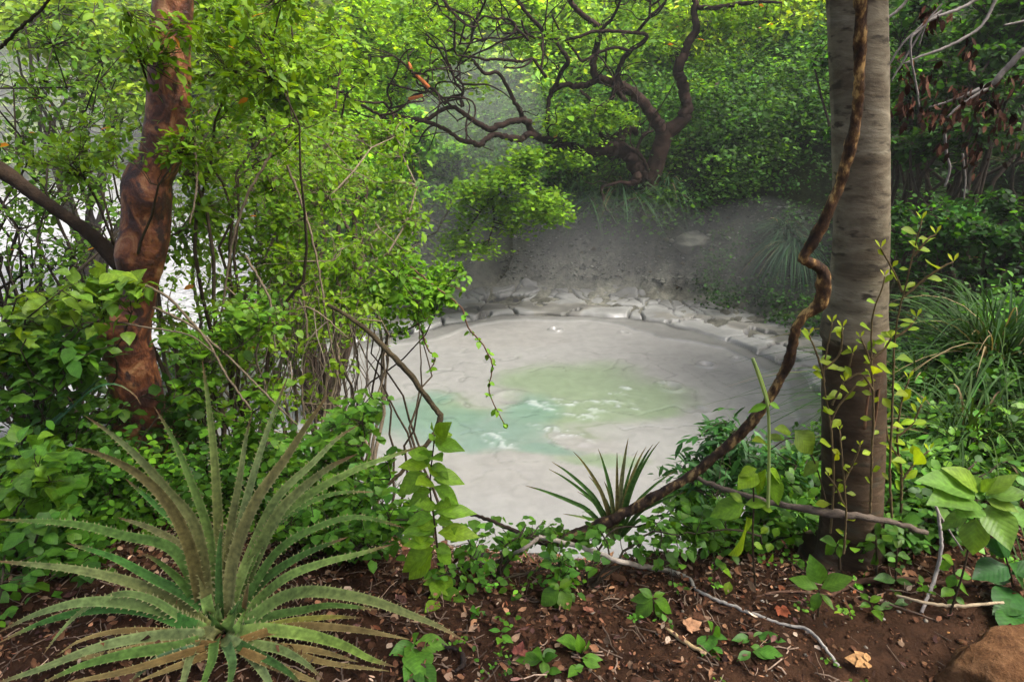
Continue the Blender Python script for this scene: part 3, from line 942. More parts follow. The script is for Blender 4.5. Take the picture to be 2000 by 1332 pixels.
def gnarled_tree():
    g = G(1258, 398)
    Yb = g[1] - .2
    root = thing("gnarled_tree", "dark twisted many-limbed tree on the bank overhanging the mud pool", "tree", g)
    c0 = (.048, .029, .022)
    b = MB()
    tube_px(b, [(1262, 420, 52), (1262, 395, 44), (1266, 360, 38), (1278, 330, 35), (1290, 290, 33), (1300, 262, 33), (1318, 248, 28), (1332, 236, 25), (1343, 222, 22)], Yb, Yb - .1, 60, 14, .14, np.array(c0) * .8, seed=1)
    b.build("trunk", M_darkbark, root)
    L = [
        # right leader and the side branch at the frame top
        ([(1338, 230, 26), (1341, 205, 22), (1336, 175, 21), (1325, 147, 21), (1328, 125, 20), (1336, 105, 17), (1348, 78, 16), (1360, 58, 15), (1357, 25, 13), (1358, -20, 12)], -.1, -.4),
        ([(1362, 16, 10), (1395, 16, 9), (1433, 10, 8), (1482, 5, 7), (1527, 6, 4)], -.4, -.9),
        # left leader
        ([(1300, 262, 26), (1290, 246, 24), (1273, 226, 23), (1258, 205, 22), (1245, 190, 21), (1230, 176, 20), (1210, 166, 19), (1189, 160, 18), (1168, 153, 16), (1159, 138, 14), (1162, 105, 13), (1171, 72, 12), (1174, 56, 12), (1160, 45, 12), (1145, 36, 11), (1119, 12, 10), (1105, -15, 9)], -.1, -.9),
        ([(1175, 58, 8), (1185, 48, 7), (1197, 34, 6), (1210, 7, 5), (1213, -15, 5)], -.8, -1.1),
        ([(1170, 154, 13), (1154, 163, 12), (1138, 168, 11), (1122, 169, 11), (1108, 166, 10), (1092, 170, 12), (1080, 177, 12), (1073, 190, 9), (1070, 215, 8), (1068, 245, 8), (1070, 270, 8)], -.5, -.8),
        ([(1082, 176, 9), (1091, 154, 9), (1099, 136, 9), (1110, 122, 10), (1101, 104, 9), (1090, 90, 8), (1077, 76, 8), (1052, 52, 8), (1032, 30, 7), (1017, 10, 7), (1000, -15, 6)], -.7, -1.6),
        # zigzag in the middle
        ([(1185, 282, 9), (1172, 255, 8), (1180, 222, 8), (1192, 200, 9), (1200, 172, 9), (1204, 150, 9), (1215, 122, 10), (1231, 100, 10), (1248, 88, 9), (1264, 74, 8), (1258, 67, 8), (1240, 65, 7), (1210, 62, 7), (1182, 62, 7), (1157, 63, 7), (1142, 69, 6), (1122, 75, 6), (1091, 77, 5), (1060, 76, 5), (1038, 72, 5), (1024, 60, 5), (1018, 40, 4)], -.5, -1.6),
        ([(1232, 100, 7), (1215, 96, 6), (1200, 94, 6), (1175, 101, 6), (1155, 112, 6), (1136, 119, 6), (1124, 102, 5), (1108, 84, 5), (1090, 55, 4), (1078, 30, 4)], -1.0, -1.5),
        ([(1243, 66, 6), (1255, 50, 6), (1270, 32, 6), (1290, 15, 5), (1312, -12, 5)], -1.0, -1.2),
        ([(1268, 34, 5), (1270, 12, 5), (1269, -12, 4)], -1.1, -1.1),
        ([(1133, 178, 6), (1148, 190, 7), (1164, 207, 7), (1182, 206, 6), (1195, 198, 5)], -.8, -.8),
        ([(1204, 160, 10), (1207, 180, 11), (1220, 195, 9), (1226, 196, 5)], -.5, -.5),
        # great lower limb arching to the left
        ([(1262, 360, 30), (1248, 338, 30), (1238, 318, 30), (1224, 302, 30), (1200, 290, 30), (1172, 292, 27), (1150, 297, 24), (1115, 288, 21), (1084, 276, 17), (1062, 273, 15), (1045, 264, 14), (1034, 248, 12), (1026, 235, 12), (1014, 215, 9), (1000, 189, 8), (986, 160, 7), (972, 143, 7), (950, 145, 7), (940, 138, 6), (926, 121, 6), (917, 110, 6), (920, 84, 5), (925, 48, 5), (940, 22, 5), (952, -8, 4)], 0, -3.0),
        ([(1044, 268, 13), (1030, 262, 12), (1020, 271, 13), (1007, 273, 13), (985, 267, 11), (965, 263, 11), (950, 272, 11), (937, 283, 11), (920, 278, 10), (902, 276, 9), (888, 266, 8), (874, 255, 8), (856, 246, 8), (839, 240, 8), (807, 232, 7), (785, 228, 6), (769, 222, 5), (758, 210, 5), (749, 200, 4), (730, 202, 4), (699, 198, 3)], -1.4, -4.0),
        ([(1036, 240, 12), (1014, 236, 12), (993, 240, 12), (975, 246, 12), (958, 253, 12), (940, 245, 11), (923, 235, 10), (905, 222, 9), (888, 211, 8), (870, 212, 8), (855, 220, 8), (842, 230, 8), (820, 236, 7), (800, 248, 7), (779, 250, 7), (765, 240, 6), (751, 231, 6), (720, 213, 6), (685, 192, 5), (650, 171, 5), (620, 150, 4)], -1.5, -4.3),
        ([(868, 204, 6), (878, 192, 6), (890, 188, 6), (900, 196, 6), (902, 210, 5)], -2.9, -2.9),
        ([(900, 196, 5), (904, 180, 5), (904, 166, 5), (893, 154, 5), (884, 147, 4), (876, 130, 4), (867, 113, 4), (858, 98, 4), (849, 85, 3), (835, 70, 3)], -2.9, -3.4),
        ([(918, 113, 5), (904, 110, 4), (891, 107, 4), (887, 90, 4), (888, 66, 4), (889, 40, 3)], -3, -3.3),
        ([(916, 110, 5), (930, 113, 5), (948, 117, 6), (965, 116, 6), (990, 118, 6), (1014, 121, 6), (1030, 117, 5), (1042, 116, 6), (1053, 132, 7), (1066, 152, 7)], -3, -2.6),
        ([(895, 86, 4), (912, 86, 4), (930, 82, 4), (948, 76, 4), (965, 75, 4), (982, 76, 4), (1000, 68, 5), (1007, 54, 6), (1000, 42, 5), (982, 37, 5), (965, 37, 4), (947, 33, 4), (930, 45, 4)], -3.2, -3.0),
        ([(1005, 56, 6), (1020, 66, 6), (1032, 80, 5)], -2.9, -2.7),
        ([(898, 88, 4), (903, 66, 4), (908, 48, 4), (900, 38, 4), (888, 28, 4), (878, 16, 4), (860, 13, 3), (848, 4, 3)], -3.2, -3.3),
        ([(1267, 334, 7), (1256, 312, 7), (1244, 296, 8), (1232, 290, 6), (1217, 280, 6), (1200, 272, 5), (1182, 266, 4), (1170, 262, 3)], -.2, -.9),
        ([(1244, 294, 7), (1250, 275, 6), (1262, 262, 5), (1276, 256, 4)], -.4, -.5),
        ([(1248, 340, 16), (1242, 352, 18), (1232, 360, 10), (1212, 356, 6), (1192, 361, 6), (1176, 368, 6), (1178, 388, 6), (1182, 406, 5), (1190, 412, 5), (1206, 404, 5), (1222, 393, 4), (1243, 388, 3)], -.3, -.5),
        ([(1210, 282, 22), (1216, 262, 18), (1235, 252, 14), (1242, 262, 10)], -.1, .2),
        ([(770, 110, 4), (785, 122, 4), (800, 136, 5), (812, 148, 5), (825, 161, 5), (838, 172, 5), (848, 178, 4), (870, 196, 4)], -3.6, -3.2),
        ([(803, 142, 4), (820, 145, 4), (838, 145, 3)], -3.5, -3.4),
        ([(765, 165, 4), (800, 175, 4), (830, 180, 4), (850, 178, 5)], -3.6, -3.2),
    ]
    L += [([(1088, 282, 8), (1060, 305, 7), (1030, 325, 6), (1000, 345, 6), (985, 370, 5), (990, 392, 4)], -1.4, -2.2), ([(985, 370, 5), (950, 400, 4), (920, 440, 4), (900, 480, 3)], -2.2, -2.4), ([(1000, 345, 5), (1040, 380, 4), (1060, 410, 3)], -2.0, -2.2), ([(960, 392, 4), (965, 430, 3), (955, 470, 3)], -2.2, -2.4)]
    for i, (pts, a, c) in enumerate(L):
        b = MB()
        cc = np.array(c0) * (.85 if i in (0, 2, 24) else .5)
        tube_px(b, pts, Yb + a, Yb + c, max(12, len(pts) * 5), 9 if pts[0][2] > 9 else 6, .22, cc, seed=20 + i, wob=.16)
        b.build("branch", M_darkbark, root)
    # many thin crooked side branches
    r = np.random.default_rng(77)
    b = MB()
    for pts, a, c in L[2:-4]:
        t = np.linspace(0, 1, len(pts))
        line = resample([P(x[0], x[1], Yb + a + (c - a) * tt) for x, tt in zip(pts, t)], 40)
        w0 = pts[0][2]
        for _ in range(5 if len(pts) > 12 else 3):
            k = int(r.integers(8, 39))
            d = norm(np.array([r.normal(-.35, .8), r.normal(0, .5), r.normal(.15, .7)]))
            q = [line[k]]
            for j in range(int(r.integers(5, 10))):
                d = norm(d + r.normal(0, .55, 3) + np.array([0, 0, .05]))
                q.append(q[-1] + d * r.uniform(.12, .26))
            q = resample(np.array(q), 26)
            tubes(b, q, np.linspace(1, .35, 26) * r.uniform(.010, .022), 5, np.array(c0) * .5, .2, 3)
    b.build("thin_branches", M_darkbark, root)["kind"] = "stuff"
    b = MB()
    for pts, a in [([(798, 122, 5), (803, 136, 9)], -3.5), ([(812, 146, 7), (825, 158, 8), (838, 172, 8)], -3.45), ([(798, 194, 7), (812, 191, 8), (826, 187, 6)], -3.3)]:
        tube_px(b, pts, Yb + a, Yb + a, 8, 6, .4, (.42, .13, .04), smooth=False, seed=3)
    b.build("broken_branch", M_twig, root)
    # crown: leafy sprays held by the limbs
    r = np.random.default_rng(5)
    sp = [(1150, 235, 75, 40, -1.6, -.6, 150), (1080, 310, 60, 14, -1.8, -1.2, 40), (1010, 315, 50, 15, -2.6, -1.6, 50), (985, 395, 90, 62, -2.7, -1.8, 270), (930, 470, 55, 40, -2.7, -2.1, 80), (1050, 420, 40, 20, -2.6, -2, 60),
          (820, 130, 130, 110, -2.9, -1.8, 120), (740, 90, 120, 90, -3.6, -2.4, 100), (960, 70, 120, 70, -2.6, -1.0, 60), (1200, 50, 130, 50, -1.0, .2, 80), (1440, 40, 100, 40, -.6, .9, 160), (1360, 110, 60, 60, .2, 1.2, 60)]
    tg = []
    for s in sp:
        m = s[6]
        nc = max(4, m // 9)
        a = r.uniform(0, 2 * np.pi, nc); q = np.sqrt(r.random(nc))
        cen = np.array([P(s[0] + math.cos(x) * y * s[2], s[1] + math.sin(x) * y * s[3], Yb + r.uniform(s[4], s[5])) for x, y in zip(a, q)])
        tg.append(cen[r.integers(0, nc, m)] + r.normal(0, .13, (m, 3)) * np.array([1, 1, .5]))
    tg = np.concatenate(tg)
    # twigs join the nearest traced branch
    nodes = []
    for pts, a, c in L:
        t = np.linspace(0, 1, len(pts))
        nodes.append(resample([P(x[0], x[1], Yb + a + (c - a) * tt) for x, tt in zip(pts, t)], len(pts) * 4))
    nodes = np.concatenate(nodes)
    d = np.linalg.norm(tg[:, None] - nodes[None], axis=2)
    att = nodes[np.argmin(d, 1)]
    Ls = np.linalg.norm(tg - att, axis=1, keepdims=True)
    kk = Ls[:, 0] < 1.35
    tg, att, Ls = tg[kk], att[kk], Ls[kk]
    N = len(tg)
    mid = (att + tg) / 2 + r.normal(0, .1, (N, 3)) * Ls
    t = np.linspace(0, 1, 6)[None, :, None]
    Cc = att[:, None] * (1 - t) ** 2 + 2 * mid[:, None] * t * (1 - t) + tg[:, None] * t ** 2
    b = MB()
    kk = r.random(N) < .35
    tubes(b, Cc[kk], np.linspace(1, .4, 6)[None] * .008 * np.ones((kk.sum(), 1)), 3, np.array([.03, .021, .015]))
    b.build("twigs", M_twig, root)["kind"] = "stuff"
    per = 11
    n = N * per
    ti = np.repeat(np.arange(N), per)
    p = tg[ti] + r.normal(0, .11, (n, 3)) * np.array([1, 1, .55])
    nn = norm(np.array([0, 0, 1.]) + r.normal(0, .4, (n, 3)))
    dd = norm(r.normal(0, 1, (n, 3)) * np.array([1, 1, .35]))
    S = .085 * np.exp(r.normal(0, .25, n))
    b = MB()
    leaves(b, p, dd, nn, S, S * .34, leafcol(n, (.075, .185, .014), .25, .3, r), .15, 'mid')
    b.build("crown", M_leaf, root)


red_tree()
grey_tree()
liana()
gnarled_tree()

# ------------------------------------------------------------------ spiny rosettes
def blade(mb, pts, w0, seed, col0, col1, spines=True, face=None, fold=.35, tipw=.06, sp_col=(.30, .28, .12), spl=.010, bright=1.35):
    """a long channelled blade along world points, with marginal spines"""
    n = 34
    q = resample(np.asarray(pts, float), n)
    r = np.random.default_rng(seed)
    T = norm(np.gradient(q, axis=0))
    face = np.array([0, 0, 1.0]) if face is None else np.asarray(face, float)
    side = norm(np.cross(T, np.broadcast_to(face, T.shape)))
    for k in range(1, n):
        if (side[k] * side[k - 1]).sum() < 0:
            side[k] *= -1
    side = norm(side + np.roll(side, 1, 0) * .5 + np.roll(side, -1, 0) * .5) if n > 2 else side
    up = norm(np.cross(side, T))
    up *= np.sign((up @ face).mean() + 1e-9)
    t = np.linspace(0, 1, n)
    w = w0 * np.where(t < .12, .75 + .25 * t / .12, 1) * (1 - t ** 2.2) ** .75
    w = np.maximum(w, w0 * tipw * (1 - t) + .0006)
    ac = np.array([-1, -.55, 0, .55, 1]); zc = np.array([.8, .3, 0, .3, .8]) * fold
    V = q[:, None] + side[:, None] * (w[:, None] * ac[None])[..., None] + up[:, None] * (w[:, None] * zc[None])[..., None]
    gr = np.array([.92, 1.12, .85]) * bright
    col0 = np.asarray(col0) * gr; col1 = np.asarray(col1) * gr
    c = (np.asarray(col0)[None] * (1 - t[:, None]) + np.asarray(col1)[None] * t[:, None])
    c = c * (1 + .18 * np.sin(t * 13 + r.uniform(0, 6)) * r.uniform(.3, 1))[:, None]
    tip = sm(t, .86, .97)[:, None] * (1 if seed < 400 or seed > 450 else 0)
    c = c * (1 - tip) + np.array([.16, .10, .045]) * tip
    C = c[:, None] * np.array([1.42, .92, 1.0, .92, 1.42])[None, :, None] * np.exp(r.normal(0, .05, (n, 5, 1)))
    idx = np.arange(n * 5).reshape(n, 5)
    F = np.stack([idx[:-1, :-1], idx[:-1, 1:], idx[1:, 1:], idx[1:, :-1]], -1).reshape(-1, 4)
    # under side, 2 mm below, closes the blade
    V2 = V - up[:, None] * (.0022 * (1 - t * .6))[:, None, None]
    V2[:, [0, 4]] = V[:, [0, 4]]
    mb.add(V.reshape(-1, 3), [F], C.reshape(-1, 3))
    mb.add(V2.reshape(-1, 3), [F[:, ::-1]], (C * .85).reshape(-1, 3))
    if spines:
        L = np.linalg.norm(np.diff(q, axis=0), axis=1).sum()
        m = max(6, int(L / .021))
        tt = np.linspace(.06, .95, m)
        for sgn in (-1, 1):
            ts = np.clip(tt + r.normal(0, .004, m), 0, .99)
            k = (ts * (n - 1)).astype(int); f = (ts * (n - 1) - k)[:, None]
            kk = np.minimum(k + 1, n - 1)
            e = 0 if sgn < 0 else 4
            p = V[k, e] * (1 - f) + V[kk, e] * f
            s_ = side[k] * sgn; T_ = T[k]; sz = spl * (.7 + .5 * r.random((m, 1))) * (1 - .5 * ts[:, None])
            tri = np.stack([p - T_ * sz * .45 - s_ * .001, p + T_ * sz * .45 - s_ * .001, p + s_ * sz + T_ * sz * .35 + up[k] * sz * .3], 1)
            mb.add(tri.reshape(-1, 3), [np.arange(m * 3).reshape(m, 3)], sp_col)


GR = (.078, .120, .030); GRL = (.150, .180, .058); RD = (.110, .078, .034); DK = (.040, .072, .020); YG = (.170, .210, .045); PK = (.150, .130, .062)
SIL = (.140, .150, .070)


def rosette():
    bx, by, Yb = 432, 1225, 1.78
    B = P(bx, by, Yb)
    g = to_ground(B)
    root = thing("spiny_rosette", "big sprawling rosette of long saw-edged green and reddish blades, the largest spiny plant", "plant", g)
    # (points in photo px from base to tip, half width m, depth change of tip, colour base, colour tip)
    LV = [
        ([(420, 1170), (408, 1040), (370, 930), (335, 850), (301, 793)], .019, .18, GRL, GR),
        ([(432, 1170), (428, 1030), (420, 900), (408, 790), (395, 700)], .020, .30, RD, GRL),
        ([(410, 1190), (385, 1034), (330, 960), (273, 895), (215, 845), (165, 811)], .021, .10, RD, SIL),
        ([(400, 1190), (372, 1070), (330, 985), (270, 925), (196, 887), (143, 873)], .023, .05, RD, RD),
        ([(445, 1170), (465, 1050), (495, 930), (530, 820), (563, 734)], .018, .32, SIL, SIL),
        ([(440, 1150), (450, 1040), (468, 940), (480, 860), (493, 805)], .018, .25, (.11, .075, .03), SIL),
        ([(445, 1190), (458, 1090), (500, 980), (560, 893), (600, 830), (645, 765)], .024, .22, PK, RD),
        ([(450, 1190), (490, 1080), (540, 975), (610, 905), (660, 855), (700, 830)], .020, .30, GRL, SIL),
        ([(446, 1225), (470, 1160), (500, 1090), (540, 1010), (575, 968), (640, 915), (700, 885)], .027, .12, GR, PK),
        ([(455, 1180), (520, 1040), (600, 970), (690, 920), (760, 893), (832, 868)], .022, .25, GR, GRL),
        ([(462, 1235), (500, 1180), (560, 1128), (630, 1100), (700, 1082), (770, 1062)], .022, .05, GR, GRL),
        ([(480, 1215), (546, 1170), (600, 1156), (660, 1160), (735, 1176), (800, 1200), (855, 1222), (910, 1252)], .023, -.18, GR, PK),
        ([(470, 1235), (520, 1230), (600, 1240), (670, 1260), (720, 1285), (772, 1302)], .024, -.15, GRL, YG),
        ([(450, 1250), (490, 1258), (540, 1266), (590, 1290), (632, 1326)], .020, -.15, GRL, SIL),
        ([(440, 1250), (462, 1258), (495, 1285), (525, 1330), (545, 1385)], .022, -.20, SIL, SIL),
        ([(420, 1240), (402, 1232), (384, 1252), (370, 1290), (358, 1335), (345, 1390)], .020, -.22, RD, SIL),
        ([(400, 1240), (330, 1240), (250, 1250), (175, 1270), (80, 1306), (-20, 1338)], .021, -.22, SIL, SIL),
        ([(395, 1250), (345, 1264), (260, 1275), (160, 1300), (70, 1340)], .022, -.22, GR, GR),
        ([(400, 1232), (365, 1215), (315, 1191), (240, 1177), (157, 1177), (70, 1200), (-10, 1238)], .023, -.08, GR, SIL),
        ([(405, 1225), (350, 1180), (280, 1146), (210, 1125), (140, 1111), (70, 1103), (-20, 1094)], .022, -.02, (.12, .10, .03), SIL),
        ([(418, 1222), (395, 1185), (355, 1135), (315, 1100), (285, 1083), (272, 1088)], .024, -.02, GR, GR),
        ([(410, 1195), (395, 1130), (360, 1040), (310, 990), (245, 934)], .020, .15, GRL, (.05, .14, .03)),
        ([(405, 1195), (360, 1160), (300, 1130), (220, 1088), (130, 1060)], .019, .08, DK, (.06, .14, .03)),
        ([(400, 1180), (340, 1075), (240, 1046), (140, 1023), (-10, 1014)], .020, .15, GR, GR),
        ([(424, 1210), (415, 1160), (408, 1110), (400, 1070)], .025, .06, GR, SIL),
        ([(430, 1190), (428, 1120), (430, 1060), (436, 1012)], .016, .1, DK, DK),
        ([(460, 1200), (500, 1150), (540, 1115), (600, 1080), (680, 1048)], .022, .15, DK, DK),
        ([(390, 1265), (350, 1275), (300, 1292), (245, 1340)], .021, -.2, (.05, .075, .05), (.06, .09, .05)),
        ([(370, 1215), (300, 1172), (235, 1160), (165, 1190), (120, 1232), (82, 1281)], .014, -.06, GR, SIL),
        ([(475, 1225), (530, 1203), (595, 1191), (650, 1182), (740, 1190)], .018, .02, DK, GR),
        ([(380, 1225), (300, 1195), (210, 1188), (100, 1210), (-10, 1258)], .024, -.10, (.04, .10, .02), (.05, .11, .03)),
        ([(480, 1235), (560, 1215), (640, 1205), (710, 1206)], .016, -.05, (.20, .2, .03), (.18, .13, .04)),
        ([(410, 1180), (390, 1100), (345, 1060), (290, 1030), (230, 1010)], .018, .25, RD, PK),
        ([(470, 1190), (540, 1080), (620, 1030), (700, 1010), (790, 1030)], .018, .28, DK, GR),
        ([(460, 1180), (510, 1060), (570, 1000), (650, 965), (730, 960)], .018, .32, DK, GR),
        ([(420, 1255), (415, 1290), (400, 1330), (390, 1380)], .02, -.2, GR, GR),
        ([(445, 1262), (455, 1295), (450, 1330), (440, 1370)], .02, -.15, (.06, .09, .06), GR),
        ([(460, 1255), (500, 1275), (560, 1310), (600, 1350)], .018, -.2, DK, DK),
    ]
    for i, (px, w, dy, c0, c1) in enumerate(LV):
        px = [(bx + (px[0][0] - bx) * .3, by + (px[0][1] - by) * .3)] + px
        d = np.concatenate([[0], np.cumsum([math.hypot(px[k + 1][0] - px[k][0], px[k + 1][1] - px[k][1]) for k in range(len(px) - 1)])])
        d /= d[-1]
        ar = math.sin(i * 1.7) * .03
        W = [PC(x, y, Yb + dy * t + ar * math.sin(math.pi * t), .025) for (x, y), t in zip(px, d)]
        W = np.array(W)
        w = w * .93
        W[0] = B + np.array([0, 0, -.02]) + (W[1] - B) * .15
        hd = W[-1] - W[0]; hd[2] = 0
        upv = abs(W[-1][2] - W[0][2]) / (np.linalg.norm(hd) + 1e-6)
        # upper face turned inwards and up; near-upright blades show their face to the middle of the plant
        face = np.array([0, -.55, 1.0]) if upv < 1.0 else np.array([-hd[0] * .6, -1.0, .35])
        b = MB()
        blade(b, W, w, 100 + i, c0, c1, face=face)
        o = b.build("leaf", M_blade, root)
        if i in (1, 2, 3):
            o["label"] = "reddish blade"
    # cup at the heart
    b = MB()
    for k in range(7):
        a = k / 7 * 2 * math.pi
        o_ = np.array([math.cos(a), math.sin(a), 0])
        pts = [B + o_ * .012 + [0, 0, -.05], B + o_ * .022 + [0, 0, .0], B + o_ * .026 + [0, 0, .05], B + o_ * (.03 + .012 * (k % 2)) + [0, 0, .085 + .01 * (k % 3)]]
        blade(b, pts, .020, 300 + k, GR, SIL, spines=False, face=-o_)
    b.build("heart_leaf", M_blade, root)
    # dry old blades underneath
    b = MB()
    for i, (px, w) in enumerate([([(430, 1260), (300, 1262), (200, 1280), (100, 1292)], .016), ([(360, 1235), (240, 1232), (160, 1250), (110, 1280)], .012), ([(470, 1250), (570, 1225), (680, 1228), (800, 1248)], .016),
                                 ([(470, 1262), (600, 1268), (700, 1292)], .014), ([(430, 1270), (350, 1300), (270, 1330)], .014), ([(470, 1270), (560, 1310), (640, 1340)], .014),
                                 ([(480, 1240), (620, 1290), (760, 1310)], .012), ([(478, 1190), (482, 1165), (486, 1140)], .014), ([(400, 1265), (250, 1310), (120, 1335)], .014)]):
        W = [PC(x, y, Yb - .03, .012 + .01 * (i % 3)) for x, y in px]
        blade(b, W, w, 400 + i, (.11, .055, .022), (.17, .11, .055), face=(0, -.3, 1), spl=.006)
    o = b.build("dead_leaf", M_dry, root)
    o["label"] = "dry orange-brown blades underneath"


def small_rosette():
    Yb = 2.28
    bx, by = 1205, 1030
    B = P(bx, by, Yb)
    root = thing("spiky_rosette", "small fan of narrow dark pointed blades at the pool edge, in front of the mud", "plant", to_ground(B))
    tips = [(1026, 948, .010, DK), (1078, 902, .010, DK), (1072, 916, .008, DK), (1120, 882, .009, RD), (1168, 876, .010, DK), (1205, 884, .008, RD), (1227, 856, .011, (.10, .085, .045)), (1262, 872, .010, RD), (1275, 868, .010, DK),
            (1288, 862, .009, DK), (1318, 920, .008, DK), (1100, 1003, .007, SIL), (1128, 960, .007, DK), (1150, 930, .008, DK), (1340, 960, .009, DK), (1140, 1045, .008, DK), (1245, 880, .008, DK), (1180, 940, .008, (.1, .09, .04)), (1330, 1000, .008, DK)]
    for i, (tx, ty, w, c) in enumerate(tips):
        dy = .10 * math.sin(i * 2.1)
        t_ = np.linspace(0, 1, 5)
        mx = bx + (tx - bx) * .5; my = by + (ty - by) * .62
        px = [(bx + (tx - bx) * .05, by), (bx + (tx - bx) * .3, by + (ty - by) * .38), (mx, my), (bx + (tx - bx) * .78, by + (ty - by) * .86), (tx, ty)]
        W = [P(x, y, Yb + dy * t) for (x, y), t in zip(px, t_)]
        W[0] = B + (W[1] - B) * .1 - np.array([0, 0, .06])
        b = MB()
        blade(b, W, w, 500 + i, np.array(c) * 1.2, np.array(c) * 1.5, face=(0, -1, .35), spl=.004)
        b.build("leaf", M_blade, root)


def arch_rosette():
    Yb = 2.7
    B = to_ground(P(40, 1040, Yb))
    root = thing("arching_rosette", "blue-green arching strap leaves at the frame edge, behind the big spiny rosette", "plant", B)
    L = [([(0, 920), (40, 880), (120, 815), (180, 762), (225, 750), (262, 770), (275, 790)], .012, BLUEG), ([(-40, 900), (0, 810), (50, 775), (100, 766), (130, 772), (145, 790)], .011, SIL),
         ([(10, 940), (60, 860), (130, 800), (190, 745), (225, 722)], .013, BLUEG), ([(-30, 960), (0, 870), (50, 850), (95, 845), (112, 852)], .011, SIL), ([(-60, 900), (-20, 800), (20, 735), (60, 702)], .010, BLUEG),
         ([(30, 980), (120, 920), (190, 880), (260, 860), (310, 880), (322, 925)], .010, (.04, .09, .03))]
    for i, (px, w, c) in enumerate(L):
        W = [P(x, y, Yb + .05 * i - .1 * k / len(px)) for k, (x, y) in enumerate(px)]
        W = [B + np.array([0, 0, .03])] + W
        b = MB()
        blade(b, W, w, 600 + i, c, np.array(c) * 1.2, face=(0, -.6, 1), spl=.004)
        b.build("leaf", M_blade, root)


rosette()
small_rosette()
arch_rosette()


# ------------------------------------------------------------------ grass tussocks
def tussock(name, label, px, py, n, L, w, col, seed, group=None, droop=1.0, up=1.0, Y=None, cat="grass tussock", lean=(0, 0)):
    r = np.random.default_rng(seed)
    B = G(px, py) if Y is None else to_ground(P(px, py, Y))
    if Y is not None and B[2] < P(px, py, Y)[2] - .6:
        B = P(px, py, Y)
    root = thing(name, label, cat, B, group)
    m = 9
    az = r.uniform(0, 2 * np.pi, n)
    ln = L * r.uniform(.45, 1.1, n)
    el = r.uniform(.35, 1.45, n) * up
    t = np.linspace(0, 1, m)[None]
    hx = np.cos(el)[:, None] * t * ln[:, None] * (1 + .5 * t)
    hz = np.sin(el)[:, None] * t * ln[:, None] - droop * ln[:, None] * .62 * t ** 2.4
    C = np.stack([np.cos(az)[:, None] * hx + lean[0] * t ** 2 * ln[:, None], np.sin(az)[:, None] * hx + lean[1] * t ** 2 * ln[:, None], hz], -1) + (B + np.stack([r.normal(0, .06, n), r.normal(0, .06, n), 0 * az], 1))[:, None]
    T = norm(np.gradient(C, axis=1))
    side = norm(np.cross(T, np.array([0, 0, 1.0])) + r.normal(0, .25, (n, 1, 3)))
    ww = w * (1 - t ** 2)[..., None] * r.uniform(.6, 1.2, (n, 1, 1)) + .0005
    V = np.stack([C - side * ww, C + np.array([0, 0, -.3]) * ww, C + side * ww], 2)
    idx = np.arange(n * m * 3).reshape(n, m, 3)
    F = np.concatenate([np.stack([idx[:, :-1, k], idx[:, :-1, k + 1], idx[:, 1:, k + 1], idx[:, 1:, k]], -1).reshape(-1, 4) for k in (0, 1)])
    c = leafcol(n, col, .3, .15, r)
    dead = r.random(n) < .05
    c[dead] = np.array([.16, .12, .06]) * np.exp(r.normal(0, .2, (dead.sum(), 1)))
    Cc = np.repeat(c[:, None], m * 3, 1) * (1 + .25 * np.repeat(t, 3).reshape(1, -1, 1))
    b = MB()
    b.add(V.reshape(-1, 3), [F], Cc.reshape(-1, 3))
    b.build("blades", M_grass, root)
    return root


GT = "dark grass tussocks on the right bank"
tussock("grass_tussock", "long-bladed dark grass clump right of the grey trunk, widest of its slope", 1930, 740, 520, 1.15, .0065, (.013, .038, .010), 1, GT, 1.0)
tussock("grass_tussock", "grass clump just behind the yellow-green sapling by the grey trunk", 1800, 640, 300, .95, .006, (.014, .038, .013), 2, GT)
tussock("grass_tussock", "grass clump at the frame edge above the widest tussock", 2010, 560, 350, 1.1, .007, (.012, .034, .010), 3, GT)
tussock("grass_tussock", "pale-streaked grass clump behind the big-leaved sapling", 1890, 900, 320, .85, .006, (.022, .056, .016), 4, GT)
tussock("grass_tussock", "low grass clump high on the dark slope under the dry hanging leaves", 1880, 420, 240, 1.0, .008, (.020, .05, .014), 5, GT)
tussock("grass_tussock", "grass clump in deep shade at the frame edge under the pale dead branch", 1985, 330, 240, 1.0, .008, (.018, .045, .014), 6, GT)
tussock("grass_tussock", "grass clump between the grey trunk and the widest tussock", 1790, 800, 260, .8, .0055, (.018, .046, .014), 7, GT)
tussock("hanging_grass", "blue-green grass tuft hanging down the bank left of the grey trunk", 1545, 505, 600, .95, .013, (.013, .040, .026), 8, None, 2.1, .8)
tussock("hanging_grass", "spreading green grass tuft on the bank above the hanging one", 1530, 455, 260, .8, .012, (.012, .034, .020), 9, None, 1.2, 1)
tussock("bank_grass", "fine dark grass growing around the foot of the gnarled tree", 1215, 392, 420, 1.6, .014, (.016, .042, .024), 10, None, 1.3, 1)
tussock("bank_grass", "dark grass right of the gnarled tree's foot", 1300, 388, 240, 1.2, .013, (.016, .044, .026), 11, None, 1.4, 1)
tussock("bank_grass", "dark grass clump under the great lower limb", 1130, 392, 300, 1.5, .014, (.015, .044, .020), 12, None, 1.2, 1)

